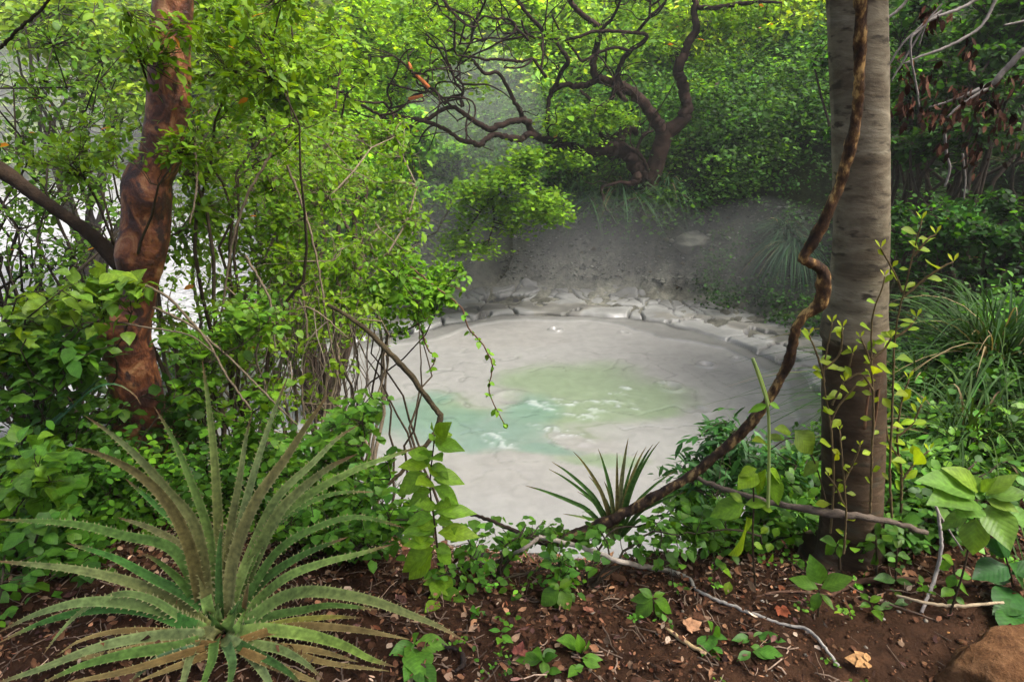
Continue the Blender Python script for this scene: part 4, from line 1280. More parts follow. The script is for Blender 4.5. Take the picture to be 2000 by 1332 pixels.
# ------------------------------------------------------------------ seedlings and saplings with traced leaves
def leafpx(mb, bx, by, tx, ty, Y, dY, wr, col, templ='near', droop=.22, tilt=0.0, r=None):
    """one leaf from pixel (bx, by) to pixel (tx, ty), tip at depth Y + dY"""
    a = PC(bx, by, Y, .004); c = PC(tx, ty, a[1] + dY, .004)
    d = c - a
    L = np.linalg.norm(d)
    view = norm(CAM - a)
    n = norm(np.array([0, 0, 1.0]) * .9 + view * .75 + np.array([tilt, 0, 0]))
    if abs((n * norm(d)).sum()) > .9:
        n = norm(n + np.array([.5, 0, 0]))
    # start so that the drooping tip lands on its pixel
    d2 = norm(d) + norm(n - (n * norm(d)).sum() * norm(d)) * droop
    leaves(mb, a[None], d2[None], n[None], [L * 1.02], [L * wr], np.asarray(col)[None] if np.asarray(col).ndim == 1 else col, droop, templ)


def seedling(name, label, stem, lv, Y, col=MIDG, wr=.26, sw=5, scol=(.05, .035, .02), cat="seedling", group=None, templ='near', seed=0, var=.15, yellow=.25, mat=None, extra_stems=()):
    """stem: px polyline base to top; lv: (bx, by, tx, ty[, wr[, dY]])"""
    r = np.random.default_rng(seed + 77)
    base = PC(stem[0][0], stem[0][1], Y, .0)
    root = thing(name, label, cat, to_ground(base), group)
    b = MB()
    for st in (stem,) + tuple(extra_stems):
        pts = [(x, y, sw * (1 - .5 * k / len(st))) for k, (x, y) in enumerate(st)]
        g0 = (pts[0][0], pts[0][1] + 12, pts[0][2])
        tube_px(b, ([g0] if st is stem else []) + pts, Y, Y, None, 6, .1, scol)
    b.build("stem", M_twig, root)
    if len(lv) > 20 and name == 'broadleaf_seedling':
        lv = list(lv) + [(x, y - 14, x + (tx - x) * r.uniform(.5, .8) * (1 if r.random() < .7 else -1), y - 14 + (ty - y) * .5 - r.uniform(0, 14), .34, r.normal(0, .04)) for (x, y, tx, ty, *_) in lv]
    b = MB()
    for k, l in enumerate(lv):
        w_ = l[4] if len(l) > 4 and l[4] else wr
        dY = l[5] if len(l) > 5 else r.normal(0, .02)
        leafpx(b, l[0], l[1], l[2], l[3], Y, dY, w_, leafcol(1, col, var, yellow, r)[0], templ, r.uniform(.1, .3), r.normal(0, .35))
    b.build("leaves", mat or M_leaf_gloss, root)
    return root


def pairs(stem, n, L, seed, t0=.15, r=None, up=.15, jit=.25, top=True):
    """leaf pairs up a stem, alternately sideways and towards the viewer"""
    r = np.random.default_rng(seed)
    s = resample(np.array(stem, float), 60)
    out = []
    for k in range(n):
        t = t0 + (1 - t0) * (k + .5) / n
        x, y = s[int(t * 59)]
        l = L * (1 - .25 * abs(t - .5)) * r.uniform(.8, 1.15)
        for sg in (-1, 1):
            if k % 2 == 0:
                dx, dy_ = sg * l, -l * (up - r.uniform(0, .5))
                dz = r.normal(0, .02)
            else:
                dx, dy_ = sg * l * .45, l * (.45 if sg > 0 else -.25)
                dz = -.04 * sg
            out.append((x, y, x + dx * r.uniform(1 - jit, 1 + jit), y + dy_, None, dz))
    if top:
        x, y = s[-1]
        out += [(x, y, x - L * .25, y - L * .5, None, .0), (x, y, x + L * .25, y - L * .45, None, .02)]
    return out


LG = (.125, .270, .028)
SEED = [
    # the tall pair of stems in the middle
    ("broadleaf_seedling", "tall leafy seedling at the pool's near edge, right of the big spiny rosette", [(858, 1195), (858, 1120), (850, 1030), (840, 950), (848, 860)],
     [(848, 862, 838, 846), (850, 868, 905, 880, .3), (846, 880, 815, 905), (852, 872, 872, 842), (842, 908, 780, 912), (846, 905, 875, 935), (835, 925, 782, 965, .34), (840, 925, 905, 945), (846, 950, 895, 985), (845, 955, 800, 985, .3),
      (850, 1000, 905, 1008), (852, 1000, 928, 1003, .22), (848, 1010, 795, 1020), (855, 1040, 932, 1048, .26), (850, 1032, 786, 1042), (846, 1060, 790, 1065), (850, 1068, 880, 1100, .36), (848, 1070, 788, 1115, .34), (845, 1080, 800, 1130, .3),
      (855, 1125, 882, 1165, .34), (858, 1128, 850, 1172), (860, 1160, 908, 1175, .3), (858, 1175, 830, 1196), (830, 1060, 800, 1040), (880, 1060, 905, 1030)], 1.98, LG, .27),
    ("seedling", "seedling with drooping broad leaves alone on the litter, nearest the frame centre", [(1098, 1200), (1096, 1175), (1092, 1150)], [(1092, 1150, 1058, 1182, .38), (1092, 1152, 1112, 1190, .40), (1094, 1150, 1072, 1140), (1092, 1148, 1118, 1130, .3), (1096, 1160, 1085, 1188, .34), (1094, 1150, 1116, 1152)], 1.85, MIDG, .34),
    ("seedling", "five-leaved seedling on litter between the drooping seedling and the pale stick", [(1280, 1205), (1278, 1185), (1275, 1170)], [(1275, 1168, 1232, 1172, .28), (1275, 1170, 1242, 1208, .32), (1277, 1172, 1310, 1196, .3), (1275, 1166, 1248, 1150, .3), (1276, 1166, 1298, 1158, .3), (1278, 1178, 1290, 1205, .3)], 1.82, (.055, .16, .02), .3),
    ("seedling", "seedling with three big upright oval leaves in front of the grey trunk's foot", [(1597, 1262), (1598, 1200), (1600, 1150)], [(1603, 1140, 1582, 1084, .30), (1598, 1150, 1543, 1130, .30), (1604, 1148, 1666, 1128, .30), (1600, 1155, 1588, 1192, .25), (1602, 1158, 1628, 1190, .22)], 1.80, (.075, .20, .03), .3),
    ("seedling", "low seedling with a round front leaf beside the spiny rosette's lowest blades", [(815, 1330), (812, 1295), (810, 1262)], [(810, 1258, 762, 1278, .3), (810, 1256, 876, 1262, .30), (812, 1272, 822, 1326, .42), (810, 1262, 798, 1302, .35), (812, 1300, 850, 1345, .35), (808, 1256, 818, 1236, .3), (812, 1290, 790, 1330, .3)], 1.66, (.06, .18, .03), .3),
    ("seedling", "spreading low seedling on litter at the frame bottom, with dark green leaves", [(1072, 1330), (1068, 1310), (1060, 1290)], [(1058, 1288, 1010, 1290), (1060, 1288, 1088, 1280, .3), (1060, 1290, 1066, 1322, .34), (1070, 1310, 1096, 1312), (1060, 1285, 1040, 1272), (1058, 1282, 1085, 1270)], 1.66, (.05, .16, .022), .3),
    ("seedling", "seedling with upright leaves right of the dark green spreading one", [(1142, 1320), (1136, 1290), (1132, 1262)], [(1132, 1262, 1088, 1250, .28), (1132, 1262, 1132, 1240, .3), (1134, 1275, 1128, 1238, .3), (1136, 1285, 1176, 1288, .25), (1138, 1290, 1172, 1302, .3), (1136, 1300, 1110, 1322, .34), (1140, 1300, 1122, 1306, .3), (1136, 1276, 1150, 1250, .3)], 1.67, (.065, .19, .025), .28),
    ("seedling", "seedling with two leaf pairs on the soil left of the large dry leaf", [(1390, 1300), (1392, 1265), (1388, 1230)], [(1390, 1240, 1372, 1280, .30), (1390, 1232, 1382, 1212, .3), (1390, 1240, 1420, 1248, .26), (1392, 1262, 1412, 1280, .3), (1392, 1240, 1405, 1225, .28), (1392, 1268, 1405, 1288, .26)], 1.74, (.06, .18, .03), .3),
    ("seedling", "flat spreading seedling under the tall big-leaved sprout in front of the vine", [(1462, 1290), (1464, 1270), (1466, 1245)], [(1466, 1246, 1430, 1250, .26), (1468, 1246, 1500, 1240, .28), (1478, 1244, 1532, 1252, .25), (1466, 1272, 1440, 1290, .26), (1470, 1272, 1512, 1285, .3), (1480, 1270, 1528, 1280, .3), (1466, 1262, 1490, 1268, .3)], 1.72, (.055, .17, .025), .28),
    ("lime_sprout", "lime-green sprout with large thin broad leaves in front of the vine's lower sweep", [(1478, 1270), (1475, 1150), (1470, 1060), (1472, 980), (1470, 930)],
     [(1480, 925, 1442, 955, .42), (1496, 915, 1480, 965, .20), (1478, 915, 1445, 930, .38), (1500, 915, 1525, 945, .25), (1505, 925, 1520, 985, .24), (1455, 985, 1388, 1008, .34), (1450, 980, 1425, 962, .3), (1455, 995, 1410, 1015, .3), (1458, 1010, 1424, 1080, .36), (1455, 985, 1500, 985, .3), (1480, 985, 1508, 998, .3), (1470, 1060, 1490, 1072, .3),
      (1500, 1030, 1486, 1042, .4), (1506, 1060, 1500, 1078, .4), (1510, 1080, 1500, 1095, .4), (1520, 1030, 1512, 1048, .4), (1420, 1110, 1400, 1100, .3), (1428, 1125, 1412, 1115), (1425, 1135, 1418, 1160, .35)], 1.95, (.10, .215, .018), .34),
    ("seedling", "thin seedling with small pointed leaves right of the grey trunk's foot", [(1745, 1210), (1748, 1150), (1752, 1070)], pairs([(1745, 1210), (1748, 1150), (1752, 1070)], 5, 34, 5), 1.95, (.05, .12, .035), .24),
    ("seedling", "small cross-leaved seedling leaning on the grey trunk's foot", [(1640, 1100), (1638, 1075), (1634, 1062)], [(1634, 1062, 1602, 1054, .3), (1634, 1062, 1612, 1082, .34), (1636, 1062, 1660, 1056, .26), (1636, 1064, 1640, 1088, .3), (1634, 1060, 1650, 1072, .3)], 1.98, MIDG, .32),
    ("seedling", "seedling with round leaves against the grey trunk's right foot", [(1712, 1110), (1712, 1080), (1710, 1045)], [(1710, 1045, 1690, 1055, .36), (1710, 1046, 1720, 1030, .3), (1712, 1065, 1688, 1072, .34), (1712, 1065, 1730, 1085, .4), (1712, 1080, 1700, 1100, .4), (1714, 1040, 1716, 1018, .3)], 1.98, MIDG, .34),
    ("seedling", "low seedling with pointed leaves on bare soil left of the brown boulder", [(1712, 1215), (1705, 1190), (1696, 1172)], [(1696, 1172, 1680, 1158), (1698, 1175, 1722, 1165), (1706, 1190, 1722, 1212, .3), (1700, 1180, 1680, 1185), (1704, 1186, 1726, 1190)], 1.83, MIDG, .3),
    ("seedling", "tiny sprout on the litter left of the drooping seedling", [(985, 1262), (982, 1245), (978, 1232)], [(978, 1232, 955, 1230, .22), (978, 1232, 998, 1228, .25), (980, 1240, 1002, 1255, .25), (980, 1245, 972, 1258, .25)], 1.78, (.07, .22, .03), .26),
    ("seedling", "tiny sprout beside the tall leafy seedling's foot", [(932, 1215), (930, 1205), (932, 1196)], [(932, 1196, 918, 1192), (932, 1196, 955, 1200, .2), (932, 1198, 938, 1185), (931, 1202, 920, 1208)], 1.85, (.06, .2, .03), .26),
    ("big_leaf_sapling", "tall sapling with very large pale green veined leaves at the frame's right edge", [(1835, 1330), (1850, 1220), (1880, 1120), (1900, 1030), (1908, 975)],
     [(1905, 965, 1792, 940, .22, -.05), (1900, 975, 1815, 985, .26, -.10), (1912, 960, 1842, 916, .26), (1900, 985, 1870, 1010, .36, -.08), (1915, 958, 1892, 925, .34), (1925, 965, 1985, 928, .24), (1928, 968, 2010, 965, .30, -.03), (1925, 975, 1988, 1000, .30, -.06), (1930, 985, 1972, 1072, .34, -.12),
      (1890, 1000, 1840, 1035, .25), (1905, 1010, 1900, 1080, .36, -.03), (1915, 960, 1945, 935, .28), (1960, 1010, 2030, 1030, .3)], 1.75, (.085, .190, .040), .28),
    ("dark_sapling", "dark green broadleaf sapling partly under the very large pale leaves", [(2002, 1330), (1990, 1230), (1975, 1130), (1962, 1080)],
     [(1965, 1085, 1915, 1055, .34), (1970, 1100, 1998, 1150, .34), (1968, 1105, 1900, 1130, .34), (1975, 1120, 2040, 1110, .34), (1975, 1135, 1905, 1120, .3), (1990, 1180, 1940, 1200, .3), (1985, 1200, 1965, 1250, .32), (1990, 1190, 2040, 1230, .34), (1970, 1090, 1930, 1010, .3), (1980, 1150, 1952, 1215, .3)], 1.85, (.022, .085, .022), .32),
    ("seedling", "short sprout with toothed star-like leaves below the very large pale leaves", [(1862, 1190), (1866, 1150), (1862, 1100)], [(1862, 1100, 1838, 1085), (1862, 1100, 1835, 1110, .3), (1864, 1120, 1852, 1146, .3), (1864, 1120, 1896, 1128), (1864, 1140, 1888, 1160), (1862, 1150, 1838, 1165, .3), (1864, 1165, 1884, 1180, .3), (1862, 1170, 1850, 1182, .3)], 1.8, (.07, .19, .03), .3),
]
for i, s in enumerate(SEED):
    name, label, stem, lv, Y, col, wr = s
    seedling(name, label, stem, lv, Y, col, wr, seed=i, cat="sapling" if "sap" in name or "tall" in label else "seedling", yellow=.3,
             group="seedlings on the leaf litter" if name == "seedling" else None)

# dried grass stalk bent over the vine
b = MB()
tube_px(b, [(1500, 990, 7), (1502, 880, 6), (1500, 800, 6), (1490, 760, 6), (1470, 700, 7)], 1.93, 1.93, 30, 6, .05, (.26, .34, .12))
tube_px(b, [(1470, 700, 6), (1485, 735, 5), (1498, 775, 4), (1502, 790, 4)], 1.93, 1.95, 16, 6, .05, (.30, .42, .10))
root = thing("bent_stalk", "bright bent grass stalk folded over in front of the vine", "stalk", P(1500, 995, 1.93))
b.build("stem", M_leaf, root)
b = MB()
leafpx(b, 1500, 790, 1462, 806, 1.93, 0, .22, (.12, .26, .02)); leafpx(b, 1502, 788, 1522, 798, 1.93, 0, .3, (.12, .26, .02))
b.build("leaves", M_leaf, root)


def sapling(label, stems, Y, L, n, col, seed, name="yellow_green_sapling", wr=.26, sw=5, scol=(.12, .085, .04), templ='obov', group="slender yellow-green saplings by the grey trunk", yellow=.4):
    r = np.random.default_rng(seed)
    base = to_ground(P(stems[0][0][0], stems[0][0][1], Y))
    root = thing(name, label, "sapling", base, group)
    b = MB(); lb = MB()
    for k, st in enumerate(stems):
        pts = [(x, y, sw * (1 - .55 * j / len(st))) for j, (x, y) in enumerate(st)]
        if k == 0:
            gp = base
        tube_px(b, pts, Y, Y, max(16, len(pts) * 7), 6, .12, scol, seed=seed, wob=.2)
        s = resample(np.array(st, float), 60)
        m = max(3, int(n * np.abs(np.diff(s, axis=0)).sum() / 300))
        for q in range(m):
            t = .12 + .88 * (q + r.random() * .5) / m
            x, y = s[min(59, int(t * 59))]
            l = L * r.uniform(.55, 1.15)
            sg = 1 if q % 2 else -1
            a = r.uniform(-.2, 1.1)
            lc = leafcol(1, col, .2, yellow, r)[0]
            leafpx(lb, x, y, x + sg * l * math.cos(a), y - l * math.sin(a), Y, r.normal(0, .02), wr * r.uniform(.8, 1.2), lc, templ, r.uniform(-.1, .3), r.normal(0, .6))
        x, y = s[-1]
        for a in (-.6, .5):
            leafpx(lb, x, y, x + math.sin(a) * L * .6, y - math.cos(a) * L * .6, Y, .01, wr * .6, leafcol(1, np.array(col) * 1.2, .1, .8, r)[0], templ, .05, r.normal(0, .4))
    b.build("stem", M_twig, root); lb.build("leaves", M_leaf, root)


YGS = (.150, .260, .028)
sapling("yellow-green sapling crossing the left side of the grey trunk", [[(1622, 1040), (1628, 940), (1622, 830), (1608, 740), (1616, 680), (1625, 630)], [(1610, 745), (1598, 700), (1580, 655)], [(1612, 720), (1640, 690), (1645, 640)], [(1622, 825), (1640, 790), (1680, 745), (1700, 735)], [(1625, 790), (1650, 740), (1665, 690)]], 1.98, 30, 8, YGS, 1)
sapling("yellow-green sapling reaching highest, right of the grey trunk", [[(1742, 1010), (1738, 930), (1742, 820), (1745, 720), (1750, 640), (1768, 560), (1785, 490), (1800, 430)], [(1765, 580), (1800, 550), (1840, 522), (1862, 512)], [(1762, 570), (1745, 530), (1720, 485)], [(1785, 500), (1810, 470), (1828, 458)], [(1748, 660), (1775, 640), (1790, 620)]], 2.05, 33, 7, YGS, 2)
sapling("yellow-green sapling in front of the grey trunk's ring scar", [[(1700, 1000), (1702, 900), (1706, 800), (1702, 700), (1704, 620), (1722, 565), (1728, 540)], [(1704, 760), (1680, 730), (1650, 745)], [(1704, 700), (1728, 680), (1740, 660)], [(1703, 720), (1690, 680), (1680, 660)]], 1.94, 26, 9, YGS, 3)
sapling("yellow-green sapling standing low right of the grey trunk with dense leaves", [[(1760, 1000), (1760, 920), (1752, 860), (1760, 790), (1775, 740)], [(1756, 850), (1780, 830), (1800, 790)], [(1758, 900), (1735, 860), (1730, 820)], [(1760, 940), (1790, 900), (1815, 880)]], 2.2, 30, 10, (.14, .26, .02), 4, yellow=.35)
sapling("small yellow-leaved stem low in front of the grey trunk's dark base", [[(1648, 1080), (1652, 1000), (1645, 900), (1640, 840)], [(1648, 940), (1668, 900), (1680, 870)], [(1650, 990), (1632, 950), (1618, 930)]], 1.96, 20, 10, (.12, .2, .02), 5)

# trailing stem with two big spotted leaves left of the grey trunk
seedling("big_spotted_sprout", "arching stem with one large round yellow-green leaf left of the grey trunk", [(1620, 1010), (1590, 900), (1550, 855), (1500, 880)], [(1552, 840, 1585, 885, .42), (1545, 845, 1512, 838, .3), (1530, 860, 1495, 852, .3), (1500, 870, 1470, 862, .26), (1600, 900, 1570, 930, .3)], 2.0, (.11, .19, .02), .36, seed=60, sw=3)

# ------------------------------------------------------------------ leafy shrubs (nearer ones)
def base_at(px, py, Y):
    return to_ground(P(px, py, Y))


TAN = (.20, .155, .10)
BRN = (.045, .032, .020)
# leafy overhead shrub by the red trunk
grow("leafy_shrub", "dense shrub of upright whorled leaves crossing the top of the red trunk", "shrub", base_at(430, 900, 3.6),
     ell_px([(300, 70, 30, 60, 2.9, 3.1, 8), (420, 130, 90, 150, 3.0, 3.9, 30), (500, 60, 90, 80, 3.2, 4.2, 18), (330, 280, 70, 60, 2.9, 3.1, 8), (220, 260, 60, 50, 3.0, 3.5, 8), (150, 300, 70, 60, 3.3, 3.8, 7), (560, 200, 60, 120, 3.4, 4.3, 12)], 300, 1, clump=110, cr=.06),
     (.075, .170, .014), (.018, .003), 10, 11, seed=11, ncol=(.06, .045, .028), size=.044, ratio=.21, twigr=.0022, spread=.45, twiglen=.12, yellow=.3, sag=-.1)
grow("hanging_shrub", "tangled bright green small-leaved shrub filling the space between red trunk and pool", "shrub", base_at(560, 900, 4.6),
     ell_px([(480, 330, 140, 130, 3.6, 5.0, 40), (600, 420, 150, 120, 4.0, 5.4, 40), (480, 500, 120, 100, 3.6, 4.8, 24), (700, 330, 110, 110, 4.6, 6.0, 26), (650, 540, 110, 70, 4.2, 5.2, 22), (760, 440, 70, 70, 4.8, 6.0, 14), (400, 420, 70, 110, 3.5, 4.2, 12)], 1350, 2, clump=420, cr=.09),
     (.080, .190, .016), (.020, .003), 18, 9, seed=12, bspread=.45, ncol=(.17, .135, .09), size=.041, ratio=.25, twigr=.0022, twiglen=.3, yellow=.35, sag=.05)
grow("hanging_shrub", "lower drooping skirt of thin tan stems and sparse leaves beside the pool's left edge", "shrub", base_at(600, 1000, 3.9),
     ell_px([(600, 620, 110, 50, 3.6, 4.6, 16), (500, 720, 90, 110, 3.4, 4.2, 16), (440, 640, 100, 90, 3.4, 4.0, 14), (420, 800, 100, 90, 3.3, 3.9, 10), (680, 620, 50, 40, 3.8, 4.4, 6), (600, 760, 90, 80, 3.5, 4.2, 4)], 400, 3, clump=170, cr=.09),
     (.090, .195, .016), (.014, .003), 22, 8, seed=13, bspread=.45, ncol=TAN, size=.038, ratio=.27, twigr=.0022, twiglen=.22, yellow=.3, sag=.0)
grow("hanging_shrub", "leafy fringe at the pool's upper left edge, above the bare bent branch", "shrub", base_at(700, 900, 4.7),
     ell_px([(770, 520, 70, 50, 4.6, 5.6, 12), (820, 560, 60, 40, 4.8, 5.4, 9), (700, 580, 60, 50, 4.4, 5.2, 9), (780, 600, 60, 40, 4.6, 5.2, 7), (860, 570, 30, 30, 4.9, 5.2, 4)], 240, 4, clump=90, cr=.07),
     (.070, .190, .016), (.014, .003), 8, 11, seed=14, bspread=.45, ncol=BRN, size=.05, ratio=.30, twigr=.0025, twiglen=.3, yellow=.3, sag=.1)

# yellow-green tree behind, top middle-left
grow("small_leaved_tree", "bright yellow-green small-leaved tree behind the hanging shrub, left of the gnarled tree", "tree", base_at(620, 700, 8.2),
     ell_px([(560, 120, 110, 110, 7.0, 9.5, 34), (480, 40, 120, 60, 7, 9, 16), (560, 260, 80, 80, 7, 9, 14), (640, 300, 50, 60, 7.5, 9, 8)], 620, 5, clump=260, cr=.2),
     (.100, .225, .016), (.05, .008), 18, 12, seed=15, ncol=(.05, .035, .025), size=.085, ratio=.32, twigr=.005, twiglen=.6, yellow=.4)
# thin-branched shrub upper left, in front of the misty flats
grow("thin_branched_tree", "sparse dark-branched tree with small leaves at the upper left, in front of the steam", "tree", base_at(60, 900, 5.0),
     ell_px([(60, 120, 90, 120, 4.6, 6.0, 14), (150, 210, 100, 130, 4.8, 6.4, 18), (60, 330, 90, 110, 4.4, 5.6, 14), (180, 380, 70, 90, 4.6, 5.6, 10), (60, 480, 90, 80, 4.4, 5.4, 12), (170, 530, 80, 60, 4.4, 5.4, 8), (230, 90, 60, 80, 5, 6, 7)], 560, 6, clump=210, cr=.10),
     (.055, .140, .020), (.022, .003), 34, 6, seed=16, ncol=(.035, .028, .020), size=.046, ratio=.28, twigr=.0036, twiglen=.35, yellow=.25, limb_wob=.35)
grow("misty_tree", "pale yellow-green tree crown at the top left edge, hazy behind the red trunk", "tree", base_at(180, 600, 13.5),
     ell_px([(190, 60, 110, 60, 12, 15, 20), (250, 130, 60, 60, 12, 14, 8), (90, 40, 80, 40, 13, 15, 10), (230, 200, 40, 40, 12, 14, 4)], 420, 7, clump=110, cr=.3),
     (.11, .22, .04), (.07, .01), 12, 12, seed=17, ncol=(.06, .05, .04), size=.14, ratio=.34, twigr=.008, twiglen=1.0, yellow=.3)
grow("hazy_shrub", "bushy shrub behind the red trunk at the edge of the pale flats", "shrub", base_at(120, 640, 7.5),
     ell_px([(60, 590, 90, 40, 6.5, 8, 10), (170, 600, 70, 40, 6.5, 8, 8), (230, 560, 50, 40, 6.5, 8, 5)], 260, 8, clump=80, cr=.12),
     (.055, .15, .022), (.02, .004), 8, 12, seed=18, size=.06, ratio=.32, twigr=.004, twiglen=.4)

# broad-leaved understory at the left
def under(label, spec, n, seed, Y, col, size, px, py, name="understory_plant", ratio=.36, templ='mid', yellow=.3, clump=None, nl=8, per=5):
    grow(name, label, "plant", base_at(px, py, Y), ell_px(spec, n, seed, clump=clump or n // 3, cr=.05), col, (.006, .0025), nl, per, seed=seed, ncol=(.05, .04, .025),
         size=size, ratio=ratio, twigr=.002, twiglen=.14, yellow=yellow, templ=templ, flat=.25, spread=.9, sag=.05, lm=M_leaf_gloss, group="broad-leaved understory on the near bank")


under("broad-leaved understory with yellowish sprays crossing the red trunk's bulge", [(90, 620, 100, 30, 2.7, 3.0, 10), (200, 575, 50, 25, 2.7, 2.9, 5), (40, 660, 50, 25, 2.6, 2.9, 4)], 70, 31, 2.9, (.10, .21, .03), .062, 60, 1000, templ='ovate')
under("mid-green understory left of the red trunk's lower half", [(90, 720, 110, 50, 2.7, 3.3, 10), (160, 800, 90, 50, 2.7, 3.2, 8), (60, 830, 80, 50, 2.6, 3.1, 7), (150, 690, 80, 30, 2.6, 3.0, 7)], 260, 32, 3.0, (.045, .135, .018), .055, 90, 1010)
under("large round-leaved plant at the left frame edge above the rosette's blades", [(40, 910, 60, 40, 2.2, 2.6, 8), (90, 960, 60, 40, 2.2, 2.5, 6), (30, 990, 50, 40, 2.1, 2.4, 5)], 46, 33, 2.3, (.075, .20, .028), .075, 50, 1130, templ='ovate')
under("low dark-leaved plant under the rosette's left blades", [(60, 1060, 80, 40, 2.0, 2.4, 7), (130, 1100, 70, 40, 1.95, 2.3, 6), (40, 1150, 50, 30, 1.9, 2.1, 4)], 110, 34, 2.1, (.045, .145, .018), .055, 80, 1190)
under("leafy plant between the red trunk's foot and the rosette", [(170, 930, 70, 50, 2.4, 2.9, 7), (230, 990, 60, 40, 2.3, 2.7, 5), (370, 820, 60, 60, 3.0, 3.4, 6)], 130, 35, 2.7, (.035, .115, .016), .045, 200, 1060)
under("leafy sprays right of the red trunk, just behind the rosette's upright blades", [(400, 680, 70, 50, 2.9, 3.3, 7), (480, 620, 60, 50, 2.9, 3.3, 6), (440, 780, 80, 60, 2.8, 3.2, 8), (520, 880, 70, 60, 2.7, 3.1, 6)], 220, 36, 3.0, (.070, .185, .018), .045, 450, 1050)
under("leafy sprays behind the rosette's right-hand blades", [(640, 880, 60, 60, 2.4, 2.9, 6), (700, 830, 40, 40, 2.5, 2.9, 4), (620, 960, 70, 50, 2.3, 2.7, 6), (700, 960, 50, 50, 2.3, 2.6, 4)], 190, 37, 2.5, (.060, .175, .022), .048, 660, 1080)
under("low green plant between the rosette and the tall leafy seedling", [(700, 1040, 70, 30, 2.05, 2.4, 6), (760, 990, 40, 40, 2.1, 2.4, 4), (640, 1040, 60, 30, 2.1, 2.4, 5), (600, 1000, 60, 40, 2.1, 2.5, 4)], 190, 38, 2.2, (.055, .165, .022), .040, 690, 1100)
under("creeping sprigs on the crest beside the pool's near edge", [(970, 1065, 50, 16, 1.98, 2.12, 5), (1060, 1040, 40, 10, 2.1, 2.25, 3), (920, 1110, 50, 18, 1.9, 2.05, 4)], 60, 39, 2.05, (.060, .180, .025), .034, 970, 1100)
under("creeping sprigs under the end of the woody vine", [(1100, 1110, 40, 14, 1.88, 2.0, 3), (1170, 1075, 50, 12, 1.98, 2.1, 4), (1260, 1060, 50, 18, 2.0, 2.15, 4), (960, 1140, 50, 14, 1.85, 1.95, 3)], 54, 40, 2.0, (.050, .155, .022), .032, 1150, 1110)
under("narrow-leaved dark bush behind the vine's lower sweep", [(1400, 880, 40, 50, 2.5, 2.9, 8), (1450, 900, 60, 40, 2.5, 3.0, 7), (1360, 950, 50, 40, 2.4, 2.8, 6), (1500, 930, 50, 40, 2.5, 2.9, 5)], 300, 41, 2.7, (.026, .095, .024), .060, 1420, 1040, ratio=.14, yellow=.1)
under("mixed leafy plant between the vine and the grey trunk's foot", [(1360, 1010, 50, 30, 2.2, 2.5, 5), (1420, 1040, 60, 30, 2.1, 2.4, 5), (1530, 990, 50, 50, 2.3, 2.6, 6), (1560, 930, 40, 40, 2.4, 2.7, 4), (1310, 1030, 40, 25, 2.1, 2.4, 3)], 230, 42, 2.4, (.055, .165, .020), .040, 1450, 1080)
under("lush broad-leaved plant right of the grey trunk, below the tussocks", [(1800, 860, 60, 40, 2.6, 3.1, 6), (1850, 820, 70, 40, 2.8, 3.3, 6), (1780, 930, 60, 40, 2.4, 2.8, 6), (1880, 880, 60, 30, 2.6, 3.0, 5), (1980, 840, 50, 30, 2.6, 3, 4)], 210, 43, 2.8, (.075, .195, .030), .050, 1820, 1010, ratio=.32)
under("low leafy plant around the fallen branches right of the grey trunk", [(1790, 1000, 60, 30, 2.1, 2.4, 5), (1860, 1000, 60, 30, 2.1, 2.4, 4), (1770, 1070, 40, 30, 2.0, 2.2, 3), (1960, 930, 50, 30, 2.2, 2.6, 4), (1840, 1050, 60, 30, 1.95, 2.2, 4)], 140, 44, 2.2, (.050, .150, .024), .040, 1800, 1090)

# trailing shoots over the pool and bare bent branch
def shoot(label, pts, Y0, Y1, L, n, seed, group="leafy shoots trailing over the pool"):
    r = np.random.default_rng(seed)
    root = thing("trailing_shoot", label, "vine", P(pts[0][0], pts[0][1], Y0), group)
    b = MB()
    q = tube_px(b, [(x, y, 4 - 2 * k / len(pts)) for k, (x, y) in enumerate(pts)], Y0, Y1, 60, 5, .15, (.10, .055, .035), seed=seed, wob=.3)
    b.build("stem", M_twig, root)
    b = MB()
    k = np.clip((np.linspace(.08, 1, n) * 59).astype(int), 0, 59)
    k = np.repeat(k, 4)
    m = len(k)
    d = norm(r.normal(0, 1, (m, 3)) + np.array([0, 0, -.1]))
    S = L * r.uniform(.6, 1.2, m)
    leaves(b, q[k, :3] + r.normal(0, .006, (m, 3)), d, norm(np.array([0, -.4, 1]) + r.normal(0, .3, (m, 3))), S, S * .33, leafcol(m, (.075, .20, .018), .2, .3, r), .2, 'mid')
    b.build("leaves", M_leaf, root)


shoot("longest leafy shoot, hanging its tip over the green water", [(800, 520), (850, 560), (900, 600), (915, 640), (945, 675), (962, 715), (955, 760), (970, 800), (985, 828)], 4.9, 4.6, .055, 13, 1)
shoot("short leafy shoot just left of the longest one", [(790, 600), (820, 640), (835, 680), (850, 700), (840, 722)], 4.8, 4.7, .05, 8, 2)
shoot("arching shoot along the top of the pool's left fringe", [(700, 470), (760, 520), (830, 550), (885, 560), (905, 570)], 5.0, 5.0, .055, 14, 3)
b = MB()
tube_px(b, [(640, 595, 6), (680, 618, 8), (722, 650, 10), (760, 688, 11), (800, 730, 12), (830, 772, 11), (852, 800, 11), (861, 814, 13), (852, 838, 9), (836, 864, 9), (800, 905, 8), (765, 940, 7), (735, 965, 6), (715, 982, 5)], 2.95, 2.5, 80, 9, .2, (.085, .065, .035), seed=9, wob=.12)
o = b.build("bent_branch", M_darkbark)
tag(o, "bare branch bent in an elbow over the pool's left side", "branch"); rebase(o, P(715, 985, 2.5))

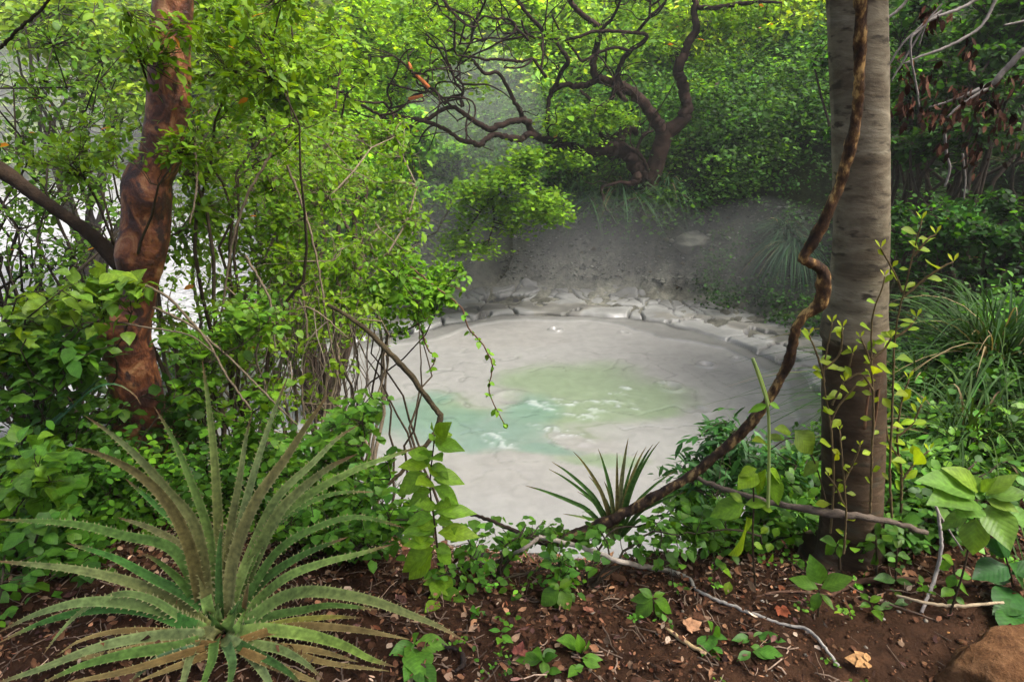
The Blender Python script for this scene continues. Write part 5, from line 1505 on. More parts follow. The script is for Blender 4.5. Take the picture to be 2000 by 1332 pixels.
# tangle of thin bare stems (lianas) at the pool's left edge
r_ = np.random.default_rng(44)
LI = [([(530, 300), (490, 370), (460, 450), (440, 560), (425, 660)], 3.5, 6, "pale bare stem rising diagonally in front of the hanging shrub"), ([(560, 320), (600, 430), (625, 540), (640, 640), (665, 760)], 3.7, 5, "thin grey stem hanging through the middle of the hanging shrub"),
      ([(245, 545), (320, 575), (400, 660), (440, 730), (490, 800)], 2.85, 6, "tan stem running down across the red trunk towards the rosette"), ([(300, 600), (380, 640), (470, 720), (540, 790), (580, 830)], 2.9, 5, "tan stem parallel to and below the one crossing the red trunk"),
      ([(120, 640), (200, 628), (290, 640), (370, 655), (420, 690)], 2.8, 4, "thin arched stem at the red trunk's bulge"), ([(480, 500), (530, 600), (500, 690), (520, 760), (510, 800)], 3.1, 5, "brown stem bent like a knee behind the rosette's upright blades"),
      ([(0, 95), (40, 55), (80, 20), (110, -20)], 3.0, 7, "straight dark bare twig across the frame's top left corner"), ([(590, 560), (600, 650), (590, 760), (600, 860)], 3.7, 5, "pale vertical stem beside the pool's left edge"),
      ([(650, 600), (660, 700), (690, 780), (640, 900)], 3.6, 5, "dark crooked stem hanging against the pale mud"), ([(690, 640), (700, 720), (685, 790), (660, 850)], 3.7, 4, "second dark stem hanging against the pale mud, nearer the bent branch"),
      ([(440, 560), (530, 630), (600, 600), (680, 660)], 3.5, 4, "loop of thin stem in the lower hanging skirt"), ([(380, 280), (385, 360), (370, 440)], 3.0, 5, "short brown stem beside the red trunk's middle")]
for pts, Y, w, lab in LI:
    b = MB()
    tube_px(b, [(x, y, w * (1 - .4 * k / len(pts))) for k, (x, y) in enumerate(pts)], Y, Y - .1, 40, 6, .2, np.array(TAN) * (.8 if "dark" not in lab else .2), seed=int(pts[0][0]) % 50, wob=.3)
    o = b.build("bare_stem", M_twig)
    tag(o, lab, "stem", "bare stems tangled between trunk and pool"); rebase(o, P(pts[-1][0], pts[-1][1], Y - .1))

# thicket of hair-thin twigs at the pool's left rim
b = MB()
nt_ = 70
Cs = []
for k in range(nt_):
    x = r_.uniform(520, 730); y = r_.uniform(560, 720)
    Y = r_.uniform(3.5, 4.3)
    h_ = r_.uniform(100, 260)
    pts = np.array([P(x + dx_, y + h_ * t, Y) for t, dx_ in zip(np.linspace(0, 1, 5), np.cumsum(np.r_[0, r_.normal(-5, 14, 4)]))])
    Cs.append(resample(pts, 10))
tubes(b, np.array(Cs), np.ones((nt_, 1)) * np.linspace(1, .5, 10)[None] * r_.uniform(.002, .005, (nt_, 1)), 4, np.array([.15, .12, .09])[None] * np.exp(r_.normal(0, .5, (nt_, 1))))
o = b.build("twig_thicket", M_twig)
o["kind"] = "stuff"; tag(o, "thicket of fine bare twigs against the pale mud at the pool's left rim", "twigs")

# dead branch with brown hanging leaves, upper right
def dead_branch():
    root = thing("dead_branch", "pale bare branches carrying brown withered hanging leaves at the top right corner", "branch", P(2040, 60, 3.6))
    L = [([(2080, 70, 16), (2000, 100, 13), (1970, 130, 12), (1935, 165, 11), (1900, 180, 8), (1850, 200, 5), (1815, 210, 4)], 3.5, 3.6), ([(1960, -20, 8), (1945, 0, 7), (1925, 40, 6), (1900, 65, 6), (1850, 92, 6), (1800, 110, 5), (1765, 125, 4)], 3.5, 3.4),
         ([(1940, -20, 7), (1880, 15, 7), (1820, 38, 6), (1795, 60, 5), (1778, 80, 5), (1782, 130, 4), (1790, 170, 4), (1795, 210, 3)], 3.4, 3.3), ([(1780, -10, 6), (1760, 15, 6), (1735, 35, 5), (1700, 60, 4)], 3.3, 3.3),
         ([(1930, 172, 6), (1900, 190, 5), (1870, 210, 4), (1850, 230, 4)], 3.5, 3.5), ([(1840, 20, 5), (1790, 60, 5), (1760, 90, 4), (1735, 130, 4)], 3.4, 3.4), ([(1800, 60, 4), (1770, 110, 4), (1740, 160, 3)], 3.4, 3.4),
         ([(1845, 260, 5), (1848, 300, 5), (1855, 330, 5), (1845, 365, 4)], 3.9, 3.9), ([(1880, 300, 4), (1885, 350, 3), (1882, 390, 3)], 3.9, 3.9), ([(2010, 40, 5), (1960, 50, 4)], 3.5, 3.5), ([(1840, 8, 4), (1810, 45, 3), (1795, 90, 3)], 3.3, 3.3)]
    for pts, a, c in L:
        b = MB()
        tube_px(b, pts, a, c, max(14, len(pts) * 6), 7, .2, (.17, .15, .135), seed=len(pts), wob=.15)
        b.build("branch", M_twig, root)
    r = np.random.default_rng(9)
    b = MB()
    pos = []
    for (px, py, rx, ry, n) in [(1825, 25, 25, 22, 26), (1895, 95, 12, 35, 14), (1840, 215, 70, 28, 60), (1900, 180, 35, 25, 34), (1775, 140, 20, 30, 12), (1810, 150, 25, 20, 14), (1970, 240, 25, 25, 14), (1900, 290, 25, 40, 22), (1985, 160, 25, 25, 12), (1850, 260, 15, 30, 12), (1930, 210, 30, 20, 20), (1960, 290, 30, 30, 8), (1770, 210, 14, 20, 10)]:
        for _ in range(int(n * 1.6)):
            pos.append(P(px + r.normal(0, rx * .6), py + r.normal(0, ry * .6), r.uniform(3.3, 3.9)))
    pos = np.array(pos); n = len(pos)
    S = r.uniform(.03, .065, n)
    leaves(b, pos, norm(np.array([0, 0, -1.]) + r.normal(0, .35, (n, 3))), norm(r.normal(0, 1, (n, 3)) + np.array([0, -.6, 0])), S, S * r.uniform(.10, .28, n), np.array([.045, .019, .011]) * np.exp(r.normal(0, .5, (n, 1))), r.uniform(-.3, .5, n), 'mid')
    b.build("withered_leaves", M_dry, root)


dead_branch()


# ------------------------------------------------------------------ fallen sticks, rocks, litter
def stick(label, pts, Y, col, name="fallen_stick", seed=0, rough=.2, lift=.012, sides=8, cat="stick", follow=True):
    b = MB()
    W = []
    for k, p_ in enumerate(pts):
        Yk = Y[k] if isinstance(Y, (list, tuple)) else Y
        q = PC(p_[0], p_[1], Yk, lift) if Yk else None
        if q is None:
            g = G(p_[0], p_[1]); q = g + np.array([0, 0, lift])
        dep = q[1] * CT + (CAM[2] - q[2]) * ST
        W.append([*q, p_[2] / 2 / FPX * dep])
    q = resample(W, max(14, len(pts) * 7))
    r = np.random.default_rng(seed)
    q[:, :3] += r.normal(0, 1, (len(q), 3)) * q[:, 3:4] * .18
    tubes(b, q[:, :3], q[:, 3], sides, np.array(col), rough, seed)
    o = b.build(name, M_twig)
    tag(o, label, cat, "dead sticks fallen on the near bank")
    rebase(o, q[0, :3])
    return o


PALE = (.36, .31, .25)
stick("straight pale stick from the vine's end down across the litter", [(1052, 1048, 9), (1130, 1066, 9), (1210, 1095, 10), (1290, 1120, 10), (1325, 1130, 8)], [2.08, 2.05, 1.98, 0, 0], PALE, seed=1)
stick("dark thin stick continuing leftwards over the pool's near edge", [(880, 994, 5), (935, 1008, 7), (990, 1030, 8), (1035, 1047, 8), (1062, 1046, 6)], [2.35, 2.25, 2.15, 2.1, 2.08], (.05, .035, .025), seed=2)
stick("white gnarled stick zigzagging over the litter below the straight pale one", [(1300, 1115, 5), (1345, 1135, 7), (1360, 1160, 6), (1400, 1180, 7), (1440, 1198, 7), (1480, 1215, 7), (1530, 1228, 6), (1570, 1240, 7), (1600, 1268, 6), (1635, 1310, 6)], 0, (.34, .31, .27), seed=3, rough=.35)
stick("grey stick leaning from the vine's end to the soil", [(1050, 1052, 8), (1010, 1078, 7), (960, 1105, 6), (900, 1148, 6)], [2.07, 1.98, 0, 0], (.24, .2, .16), seed=4)
stick("short black charred stick left of the leaning grey one", [(945, 1088, 11), (925, 1105, 9), (905, 1132, 5)], 0, (.012, .01, .009), seed=5)
stick("long knotty dead branch lying across the front of the grey trunk", [(1350, 928, 10), (1400, 950, 9), (1500, 980, 12), (1560, 990, 14), (1610, 1000, 17), (1680, 1008, 14), (1750, 1022, 11), (1810, 1040, 9)], [2.25, 2.2, 2.08, 2.02, 1.98, 1.97, 1.98, 2.0], (.11, .085, .065), seed=6, rough=.4)
stick("brown curved branch on the soil in front of the brown boulder", [(1620, 1168, 8), (1680, 1142, 12), (1760, 1145, 12), (1850, 1150, 11), (1990, 1148, 10)], 0, (.10, .055, .035), seed=7)
stick("pale thin stick arching above the brown boulder", [(1745, 1190, 5), (1790, 1203, 6), (1860, 1212, 7), (1950, 1208, 5)], 0, (.36, .28, .18), seed=8, lift=.05)
stick("upright white dead twig left of the very large pale leaves", [(1800, 1195, 6), (1825, 1130, 7), (1838, 1070, 7), (1832, 1000, 6), (1822, 985, 5)], [1.85, 1.86, 1.88, 1.9, 1.9], (.34, .30, .27), seed=9)
stick("grey twig slanting behind the upright white dead one", [(1825, 985, 5), (1850, 1030, 4), (1880, 1075, 3)], [1.92, 1.92, 1.92], (.26, .22, .2), seed=10)
stick("peeling yellowish stick by the large dry leaf at the bottom", [(1300, 1240, 7), (1340, 1262, 9), (1378, 1290, 7)], 0, (.42, .30, .15), seed=11)
stick("thin brown stick across the litter near the frame centre", [(1130, 1110, 4), (1180, 1118, 5), (1250, 1122, 4)], 0, (.15, .10, .07), seed=12)
stick("short grey twig below the knotty dead branch", [(1545, 1045, 4), (1562, 1055, 6), (1582, 1074, 5)], 0, (.3, .25, .2), seed=13)
stick("thin slanting twig between the brown curved branch and the boulder", [(1650, 1150, 3), (1700, 1180, 4), (1780, 1210, 3), (1830, 1225, 3)], 0, (.2, .14, .1), seed=14)
stick("white forked root at the crest left of the charred stick", [(888, 1075, 5), (890, 1100, 6), (898, 1125, 4)], 0, (.42, .38, .33), seed=15)
stick("long brown twig from the zigzag stick to the curved branch", [(1470, 1172, 4), (1530, 1168, 5), (1620, 1172, 4)], 0, (.16, .09, .06), seed=16)
stick("dark curved root on the litter beside the round-fronted low seedling", [(870, 1270, 6), (900, 1280, 10), (905, 1308, 11), (890, 1325, 6)], 0, (.03, .022, .018), seed=17)


def rock(name, label, px, py, size, mat, seed, Y=None, sink=.35, amp=.25):
    r = np.random.default_rng(seed)
    n, m = 60, 90
    th = np.linspace(0, np.pi, n)[:, None]; ph = np.linspace(0, 2 * np.pi, m, endpoint=False)[None]
    D = np.stack([np.sin(th) * np.cos(ph), np.sin(th) * np.sin(ph), np.cos(th) * np.ones_like(ph)], -1)
    # cut by random planes for facets, then roughen
    R = np.ones((n, m))
    for _ in range(16):
        a = norm(r.normal(0, 1, 3)); k = r.uniform(.72, .95)
        dd = D @ a
        R = np.where(dd > 1e-3, np.minimum(R, k / np.maximum(dd, 1e-3)), R)
    R = R * (1 + amp * .5 * fbm(D[..., 0] * 2 + 5, D[..., 1] * 2 + D[..., 2] * 2, 300 + seed, 5))
    V = D * R[..., None] * np.array(size)
    B = G(px, py) if Y is None else to_ground(P(px, py, Y))
    V = V + B + np.array([0, 0, size[2] * (1 - 2 * sink)])
    idx = np.arange(n * m).reshape(n, m)
    nx = np.roll(idx, -1, 1)
    F = np.stack([idx[:-1], idx[1:], nx[1:], nx[:-1]], -1).reshape(-1, 4)
    b = MB(); b.add(V.reshape(-1, 3), [F])
    o = b.build(name, mat)
    tag(o, label, "rock")
    rebase(o, B)
    return o


rock("boulder", "smooth red-brown boulder half buried in the soil at the bottom right corner", 2020, 1352, (.30, .20, .15), M_rock, 1, sink=.45)
rock("bank_rock", "pale flat rock lying on the grey bank beyond the pool", 1355, 482, (.42, .32, .24), M_greyrock, 2, sink=.55)
rock("bank_rock", "small dark rock on the grey bank near the gnarled tree's foot", 1115, 440, (.26, .2, .12), M_greyrock, 3, sink=.4)


def litter():
    r = np.random.default_rng(21)
    b = MB()

    def spots(n, px0, px1, py0, py1):
        x = r.uniform(-2.2, 3.4, n); y = r.uniform(.95, 3.6, n)
        return x, y
    # curled dead leaves and bark chips
    n = 42000
    x, y = spots(n, 0, 0, 0, 0)
    dens = fbm(x * 1.6, y * 1.6, 310, 3)
    # bare soil at the lower right
    bare = sm(x, .55, 1.0) * sm(-y, -2.0, -1.75)
    keep = (r.random(n) > bare * .80) & (r.random(n) < .85 + .5 * dens)
    x, y = x[keep], y[keep]; n = len(x)
    z = H(x, y) + .02 * sm(-y, -4.5, -3) * fbm(x * 6, y * 6, 50, 4) + r.uniform(.000, .024, n)
    S = np.exp(r.normal(math.log(.017), .5, n)).clip(.005, .06)
    pal = np.array([[.085, .038, .020], [.13, .062, .032], [.20, .105, .055], [.045, .022, .013], [.25, .16, .10], [.10, .05, .04], [.32, .24, .17], [.16, .055, .025]])
    w = np.array([.25, .2, .12, .22, .07, .08, .03, .03]); w /= w.sum()
    c = pal[r.choice(8, n, p=w)] * 1.0 * np.exp(r.normal(0, .5, (n, 1)))
    az = r.uniform(0, 2 * np.pi, n)
    d = np.stack([np.cos(az), np.sin(az), r.normal(0, .28, n)], 1)
    nn = norm(np.array([0, 0, 1.]) + r.normal(0, .7, (n, 3)))
    leaves(b, np.stack([x, y, z], 1), d, nn, S, S * r.uniform(.08, .42, n), c, r.uniform(-.6, .6, n), 'mid')
    k = 3200
    x, y = spots(k, 0, 0, 0, 0)
    keep = r.random(k) > sm(x, .5, .9) * sm(-y, -2.1, -1.8) * .85
    x, y = x[keep], y[keep]; k = len(x)
    z = H(x, y) + r.uniform(.01, .03, k)
    S = r.uniform(.014, .036, k)
    az = r.uniform(0, 2 * np.pi, k)
    leaves(b, np.stack([x, y, z], 1), np.stack([np.cos(az), np.sin(az), r.normal(0, .3, k)], 1), norm(np.array([0, 0, 1.]) + r.normal(0, .5, (k, 3))), S, S * r.uniform(.2, .42, k),
           pal[r.choice(8, k, p=w)] * .62 * np.exp(r.normal(0, .45, (k, 1))), r.uniform(-.7, .9, k), 'near')
    # twig bits
    m = 4200
    x, y = spots(m, 0, 0, 0, 0)
    keep = r.random(m) > sm(x, .7, 1.1) * sm(-y, -2.0, -1.7) * .7
    x, y = x[keep], y[keep]; m = len(x)
    z = H(x, y) + .012
    az = r.uniform(0, 2 * np.pi, m); L = r.uniform(.02, .11, m)
    t = np.linspace(-.5, .5, 4)[None, :, None]
    dd = np.stack([np.cos(az), np.sin(az), r.normal(0, .12, m)], 1)
    C = np.stack([x, y, z], 1)[:, None] + dd[:, None] * L[:, None, None] * t + r.normal(0, .003, (m, 4, 3))
    tubes(b, C, np.ones((m, 4)) * r.uniform(.0008, .003, (m, 1)), 4, np.array([.17, .12, .085])[None] * np.exp(r.normal(0, .5, (m, 1))))
    o = b.build("leaf_litter", M_dry)
    o["kind"] = "stuff"
    o["label"] = "brown dead leaves and wood chips covering the near bank"
    # soil crumbs and pebbles
    b = MB()
    n = 5200
    x = r.uniform(.2, 3.0, n); y = r.uniform(1.0, 2.4, n)
    z = H(x, y) + .02 * fbm(x * 6, y * 6, 50, 4)
    S = np.exp(r.normal(math.log(.0045), .5, n)).clip(.0015, .018)
    ico = np.array([[0, 0, 1], [.9, 0, .3], [.28, .85, .3], [-.72, .53, .3], [-.72, -.53, .3], [.28, -.85, .3], [0, 0, -.8]])
    fi = np.array([[0, 1, 2], [0, 2, 3], [0, 3, 4], [0, 4, 5], [0, 5, 1], [6, 2, 1], [6, 3, 2], [6, 4, 3], [6, 5, 4], [6, 1, 5]])
    V = ico[None] * r.uniform(.6, 1.2, (n, 7, 1)) * S[:, None, None] * np.array([1, 1, .7]) + np.stack([x, y, z], 1)[:, None]
    F = (fi[None] + np.arange(n)[:, None, None] * 7).reshape(-1, 3)
    pal = np.array([[.07, .032, .016], [.11, .05, .024], [.16, .08, .04], [.20, .17, .13], [.30, .15, .05], [.40, .36, .30]])
    c = pal[r.choice(6, n, p=[.4, .3, .14, .1, .04, .02])]
    b.add(V.reshape(-1, 3), [F], np.repeat(c, 7, 0))
    o = b.build("soil_crumbs", M_dry)
    o["kind"] = "stuff"
    o["label"] = "dark soil crumbs and small pebbles at the bottom right"


litter()


def dry_leaf(label, px, py, L, col, ang, seed):
    r = np.random.default_rng(seed)
    g = G(px, py)
    b = MB()
    d0 = np.array([math.cos(ang), math.sin(ang), .12])
    # lobed, crinkled blade
    k = 14
    for j, (a, l) in enumerate([(0, 1), (.7, .75), (-.7, .75), (1.5, .5), (-1.5, .5)]):
        d = np.array([math.cos(ang + a), math.sin(ang + a), .15 + r.normal(0, .12)])
        leaves(b, (g + np.array([0, 0, .018 + .002 * j]))[None], d[None], np.array([[r.normal(0, .2), r.normal(0, .2) - .2, 1]]), [L * l], [L * l * .34], np.array([col]) * r.uniform(.85, 1.15), r.uniform(-.1, .4), 'near')
    o = b.build("dry_leaf", M_dry)
    tag(o, label, "dead leaf", "large dry leaves on the soil")
    rebase(o, g)


dry_leaf("large tan crumpled dead leaf above the peeling yellowish stick", 1340, 1240, .055, (.36, .19, .10), .3, 1)
dry_leaf("large ochre dead leaf at the bottom, left of the boulder", 1690, 1312, .060, (.40, .22, .09), 2.8, 2)
dry_leaf("dark red dead leaf at the bottom beside the dark green spreading seedling", 1012, 1298, .045, (.17, .055, .04), 1.2, 3)
dry_leaf("reddish-brown dead leaf below the five-leaved seedling's left side", 1145, 1210, .035, (.24, .10, .06), .8, 4)
dry_leaf("red narrow dead leaf left of the three-oval-leaved seedling", 1522, 1200, .045, (.30, .085, .04), -1.4, 5)

# ------------------------------------------------------------------ far slope vegetation
def mass(name, label, spec, seed, cl, per, size, col, kind="stuff", cr=(.5, .35), yellow=.35, var=.3, templ='far', mat=None, lift=(.2, 2.4), xr=None, darkbase=True):
    """clumps of leaves standing over the ground; spec: (x0, x1, y0, y1)"""
    r = np.random.default_rng(seed)
    x0, x1, y0, y1 = spec
    x = r.uniform(x0, x1, cl); y = r.uniform(y0, y1, cl)
    if xr is not None:
        k = xr(x, y)
        x, y = x[k], y[k]
    cl = len(x)
    z = H(x, y) + r.uniform(lift[0], lift[1], cl) ** 1.0
    cc = np.stack([x, y, z], 1)
    big = fbm(x * .35, y * .35, seed + 400, 3)
    ti = np.repeat(np.arange(cl), per)
    n = cl * per
    p = cc[ti] + r.normal(0, 1, (n, 3)) * np.array([cr[0], cr[0], cr[1]]) * r.uniform(.5, 1.2, (cl, 1))[ti]
    g = H(p[:, 0], p[:, 1])
    p[:, 2] = np.maximum(p[:, 2], g + .05)
    base = leafcol(cl, col, var, yellow, r) * (1 + .5 * big)[:, None]
    c = base[ti] * np.exp(r.normal(0, .42, (n, 1)))
    S = (size[0] + (size[1] - size[0]) * ((p[:, 1] - y0) / (y1 - y0 + 1e-6)).clip(0, 1)) * np.exp(r.normal(0, .25, n))
    d = norm(r.normal(0, 1, (n, 3)) * np.array([1, 1, .45]))
    nn = norm(np.array([0, -.25, 1.]) + r.normal(0, .42, (n, 3)))
    b = MB()
    leaves(b, p, d, nn, S, S * .36, np.clip(c, .004, .6), .12, templ)
    o = b.build(name, mat or M_leaf_far)
    o["kind"] = kind
    o["label"] = label
    return o


def shrub(name, label, px, py, Y, rx, rz, n, size, col, seed, group=None, yellow=.35, per=12, cat="shrub", cr=None):
    """a round-crowned shrub standing on the far slope; centre of the crown at photo pixel (px, py) and distance Y"""
    r = np.random.default_rng(seed)
    c = P(px, py, Y)
    g = to_ground(c)
    m = max(20, n // 8)
    a = norm(r.normal(0, 1, (m, 3)) + np.array([0, -.2, .35]))
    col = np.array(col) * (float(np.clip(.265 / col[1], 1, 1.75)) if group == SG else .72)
    yellow = yellow * .6
    q = c + a * np.array([rx, rx * .9, rz]) * (.45 + .6 * r.random((m, 1)))
    T = q[r.integers(0, m, n)] + r.normal(0, .13 * rx, (n, 3)) * np.array([1, 1, .45])
    T[:, 2] = np.maximum(T[:, 2], H(T[:, 0], T[:, 1]) + .1)
    return grow(name, label, cat, g, T, col, (.05, .012), 9, per, group, seed, (.045, .034, .024), 'far' if Y > 16 else 'mid', size, .36, .007, .8, .12, M_leaf_far, .1, yellow, .5, .45, .7)


SG = "shrubs covering the slope behind the gnarled tree"
SH = [
    (1480, 70, 19, 2.6, 1.3, 620, .13, (.130, .250, .022), "brightest lime-green rounded crown at the top, between gnarled tree and grey trunk", .5),
    (1570, 230, 17, 1.7, 1.2, 420, .12, (.080, .190, .022), "fresh green shrub left of the grey trunk at mid height", .3),
    (1440, 250, 16.8, 1.5, 1.0, 420, .11, (.075, .180, .022), "fresh green shrub just right of the gnarled tree's leader", .3),
    (1500, 340, 16.2, 1.3, .8, 380, .10, (.065, .165, .024), "low spreading shrub above the hanging grass", .25),
    (1590, 400, 15.2, 1.0, .8, 300, .095, (.060, .165, .020), "small bright shrub hugging the grey trunk's left edge", .25),
    (1400, 150, 18.5, 1.8, 1.0, 380, .12, (.10, .215, .024), "light green shrub behind the gnarled tree's right leader", .4),
    (1570, 80, 22, 2.0, 1.4, 400, .14, (.10, .19, .035), "pale feathery tree crown at the top beside the grey trunk", .3),
    (1050, 60, 21, 2.2, 1.2, 420, .14, (.095, .19, .030), "hazy yellow-green crown behind the gnarled tree's highest twigs", .4),
    (880, 60, 20, 2.0, 1.2, 420, .14, (.11, .22, .026), "hazy crown left of the gnarled tree's zigzag branches", .4),
    (740, 110, 17, 1.9, 1.3, 420, .12, (.11, .23, .024), "lime crown behind the gnarled tree's longest left-reaching branches", .45),
    (700, 240, 15.5, 1.4, 1.1, 380, .11, (.085, .20, .022), "fresh green crown under the gnarled tree's longest left-reaching branches", .35),
    (960, 190, 19, 1.6, 1.0, 300, .13, (.055, .125, .030), "grey-green misty shrub seen through the gnarled tree's arch", .2),
    (1290, 150, 19.5, 1.7, 1.0, 320, .13, (.075, .17, .026), "mid-green crown between the gnarled tree's two leaders", .3),
    (860, 330, 15.8, 1.2, .9, 360, .10, (.045, .115, .022), "dark green shrub at the pool's back left corner", .2),
    (770, 310, 14.5, 1.3, 1.0, 420, .10, (.055, .140, .020), "leafy shrub left of the dark green one, behind the hanging shrub", .25),
    (1380, 330, 16.4, .8, .6, 200, .09, (.035, .10, .03), "dark bushy shrub at the gnarled tree's right foot", .15),
    (1090, 350, 16.3, .9, .5, 220, .09, (.026, .085, .02), "shaded bush under the great lower limb", .15),
    (700, 400, 12.8, 1.2, .9, 420, .09, (.060, .155, .018), "bright bush at the pool's left shore behind the hanging shrub", .3),
    (1305, 398, 15.7, .35, .28, 110, .09, (.16, .25, .03), "small pale yellow-green bush at the foot of the gnarled tree", .6),
]
for i, (px, py, Y, rx, rz, n, size, col, lab, ye) in enumerate(SH):
    shrub("slope_shrub", lab, px, py, Y, rx, rz, n, size, col, 700 + i, SG, ye)

RB = "leafy shrubs on the shaded right bank"
for i, (px, py, Y, rx, rz, n, size, col, lab) in enumerate([
    (1800, 90, 9.5, 1.2, .8, 340, .075, (.030, .105, .016), "green shrub behind the pale dead twigs at the top right"),
    (1950, 60, 9.0, 1.1, .7, 300, .075, (.030, .10, .018), "green shrub at the top right corner"),
    (1790, 250, 8.5, .9, .7, 300, .07, (.026, .095, .016), "shrub right of the grey trunk at the height of the brown withered leaves"),
    (1800, 470, 7.2, .8, .45, 330, .06, (.028, .105, .018), "low shrub right of the grey trunk behind the tallest sapling"),
    (1930, 200, 8.0, .9, .6, 280, .07, (.024, .080, .016), "shaded shrub behind the brown withered leaves"),
    (1960, 470, 6.5, .7, .4, 260, .06, (.022, .080, .016), "low dark shrub at the right frame edge")]):
    shrub("bank_shrub", lab, px, py, Y, rx, rz, n, size, col, 740 + i, RB, .2)

mass("woodland", "mass of green foliage covering the far hillside", (-14, 20, 18, 36), 800, 2600, 95, (.15, .24), (.115, .250, .045), lift=(.1, 2.2), cr=(.55, .35), yellow=.15, xr=lambda x, y: (x > -6 + (y - 18) * -.25) & (x < 4 + y * .75))
mass("distant_woodland", "hazy pale woodland beyond the misty flats", (-42, -5, 17, 50), 801, 4200, 60, (.26, .34), (.10, .18, .06), lift=(.3, 5.5), cr=(.9, .6), xr=lambda x, y: (H(x, y) > -1.75) & (x < -4 - (y - 17) * .3))
mass("bank_undergrowth", "dark low undergrowth on the shaded right bank", (3.2, 14, 3.5, 16), 802, 1500, 60, (.045, .075), (.014, .050, .010), lift=(.02, .55), cr=(.22, .12), yellow=.12,
     xr=lambda x, y: (np.hypot((x - PCX) / PRX, (y - PCY) / PRY) > 1.16) & (x > 2.2 + y * .12))
mass("slope_undergrowth", "dark low undergrowth along the top of the grey bank", (-4, 9, 13.4, 18), 803, 1500, 70, (.09, .10), (.035, .10, .020), lift=(.02, .8), cr=(.3, .2), yellow=.15, xr=lambda x, y: H(x, y) > -1.05 + .25 * np.sin(x * 1.7))
mass("shore_undergrowth", "green low growth on the pool's left shore", (-5.5, -2.6, 9, 15), 804, 360, 60, (.06, .09), (.050, .14, .018), lift=(.02, .7), cr=(.25, .18), yellow=.25,
     xr=lambda x, y: (np.hypot((x - PCX) / PRX, (y - PCY) / PRY) > 1.02) & (x > -5.6 + .12 * (y - 5)))
mass("crest_undergrowth", "leafy undergrowth on the near bank at the left", (-3.6, -1.1, 2.3, 4.6), 805, 330, 55, (.032, .045), (.040, .12, .014), lift=(.02, .38), cr=(.12, .09), yellow=.2, templ='mid', mat=M_leaf)
mass("bank_sprigs", "small leafy growth on the near bank at the right", (1.2, 4.2, 2.0, 4.4), 806, 260, 45, (.032, .04), (.036, .115, .018), lift=(.01, .22), cr=(.10, .05), yellow=.2, templ='mid', mat=M_leaf, xr=lambda x, y: (y > 2.15 + .0 * x) & (np.hypot(x - 1.2, y - 2.2) > .25))


def rubble():
    r = np.random.default_rng(91)
    n = 60000
    x = r.uniform(-5, 8, n); y = r.uniform(7, 17, n)
    ex = (x - PCX) / PRX; ey = (y - PCY) / PRY
    e = np.hypot(ex, ey)
    z = H(x, y)
    k = (e > 1.17 + .2 * fbm(x * .8, y * .8, 93, 4)) & (z < -.45) & (z > -2.12) & (fbm(x * 1.1, y * 1.1, 95, 3) > -.35) & ((ey > 0) | (ex > .5))
    x, y, z, e = x[k], y[k], z[k], e[k]; n = len(x)
    z = z + .03
    S = np.exp(r.normal(math.log(.022), .55, n)).clip(.006, .09)
    ico = np.array([[0, 0, 1], [.9, 0, .3], [.28, .85, .3], [-.72, .53, .3], [-.72, -.53, .3], [.28, -.85, .3], [0, 0, -.8]])
    fi = np.array([[0, 1, 2], [0, 2, 3], [0, 3, 4], [0, 4, 5], [0, 5, 1], [6, 2, 1], [6, 3, 2], [6, 4, 3], [6, 5, 4], [6, 1, 5]])
    V = ico[None] * r.uniform(.5, 1.3, (n, 7, 1)) * S[:, None, None] * np.array([1.2, 1.2, .7]) + np.stack([x, y, z], 1)[:, None]
    F = (fi[None] + np.arange(n)[:, None, None] * 7).reshape(-1, 3)
    pal = np.array([[.05, .05, .040], [.09, .09, .072], [.018, .018, .014], [.16, .16, .135], [.03, .034, .016], [.05, .038, .022]])
    c = pal[r.choice(6, n, p=[.3, .22, .22, .06, .12, .08])]
    b = MB()
    b.add(V.reshape(-1, 3), [F], np.repeat(c, 7, 0))
    o = b.build("bank_rubble", M_dry)
    o["kind"] = "stuff"
    o["label"] = "dark mud clods and stones strewn over the far bank"


rubble()

mass("litter_sprigs", "tiny green sprigs coming up through the leaf litter", (-.2, 2.4, 1.25, 2.15), 807, 70, 9, (.012, .02), (.055, .165, .022), lift=(.01, .03), cr=(.02, .012), yellow=.3, templ='mid', mat=M_leaf)

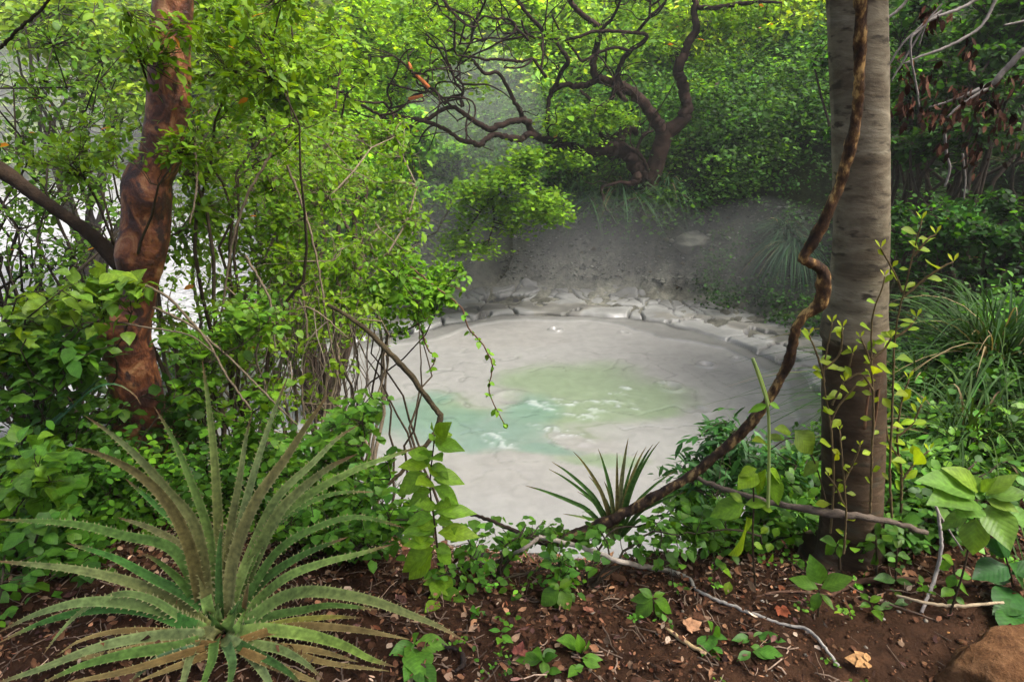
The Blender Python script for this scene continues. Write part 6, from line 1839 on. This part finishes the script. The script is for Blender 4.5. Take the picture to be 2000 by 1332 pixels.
# ------------------------------------------------------------------ air and steam
def steam():
    """soft-edged banks of steam drifting over the back of the pool"""
    m, nt, out = mat_new("steam")
    pv = nt.nodes.new("ShaderNodeVolumePrincipled")
    pv.inputs["Density"].default_value = .050
    pv.inputs["Color"].default_value = (.95, .97, .97, 1)
    nt.links.new(pv.outputs[0], out.inputs["Volume"])
    b = MB()
    n, k = 20, 32
    th = np.linspace(.02, np.pi - .02, n)[:, None]; ph = np.linspace(0, 2 * np.pi, k, endpoint=False)[None]
    D = np.stack([np.sin(th) * np.cos(ph), np.sin(th) * np.sin(ph), np.cos(th) * np.ones_like(ph)], -1)
    for (px, py, Y, rx, ry, rz) in [(930, 290, 15.0, 1.6, 1.8, 2.4), (1130, 480, 14.2, 3.9, 1.8, 1.1), (1490, 500, 13.2, 2.0, 1.6, 1.2), (820, 470, 13.0, 1.9, 1.6, 1.2), (60, 220, 27, 5, 2.5, 3)]:
        c = P(px, py, Y)
        s = np.array([rx, ry, rz])
        V = c + D * s * (1 + .12 * fbm(D[..., 0] * 2 + px, D[..., 2] * 2 + D[..., 1], 500, 3))[..., None]
        idx = np.arange(n * k).reshape(n, k); nx = np.roll(idx, -1, 1)
        F = np.stack([idx[:-1], idx[1:], nx[1:], nx[:-1]], -1).reshape(-1, 4)
        b.add(V.reshape(-1, 3), [F, idx[:1], idx[-1:, ::-1]])
    o = b.build("steam", m)
    o["kind"] = "stuff"
    o["label"] = "drifting steam over the back of the mud pool"


steam()


def volume_box(name, lo, hi, dens, col=(.92, .96, .95), label=None):
    b = MB()
    X = [lo[0], hi[0]]; Y = [lo[1], hi[1]]; Z = [lo[2], hi[2]]
    V = [[x, y, z] for z in Z for y in Y for x in X]
    b.add(V, [np.array([[0, 2, 3, 1], [4, 5, 7, 6], [0, 1, 5, 4], [2, 6, 7, 3], [0, 4, 6, 2], [1, 3, 7, 5]])])
    m, nt, out = mat_new(name)
    pv = nt.nodes.new("ShaderNodeVolumePrincipled")
    pv.inputs["Density"].default_value = dens
    pv.inputs["Color"].default_value = (*col, 1)
    pv.inputs["Anisotropy"].default_value = .2
    nt.links.new(pv.outputs[0], out.inputs["Volume"])
    o = b.build(name, m, smooth=False)
    o["kind"] = "stuff"
    if label:
        o["label"] = label
    return o


volume_box("haze", (-160, -12, -6), (160, 170, 60), .0014, label="thin steam haze in the air")
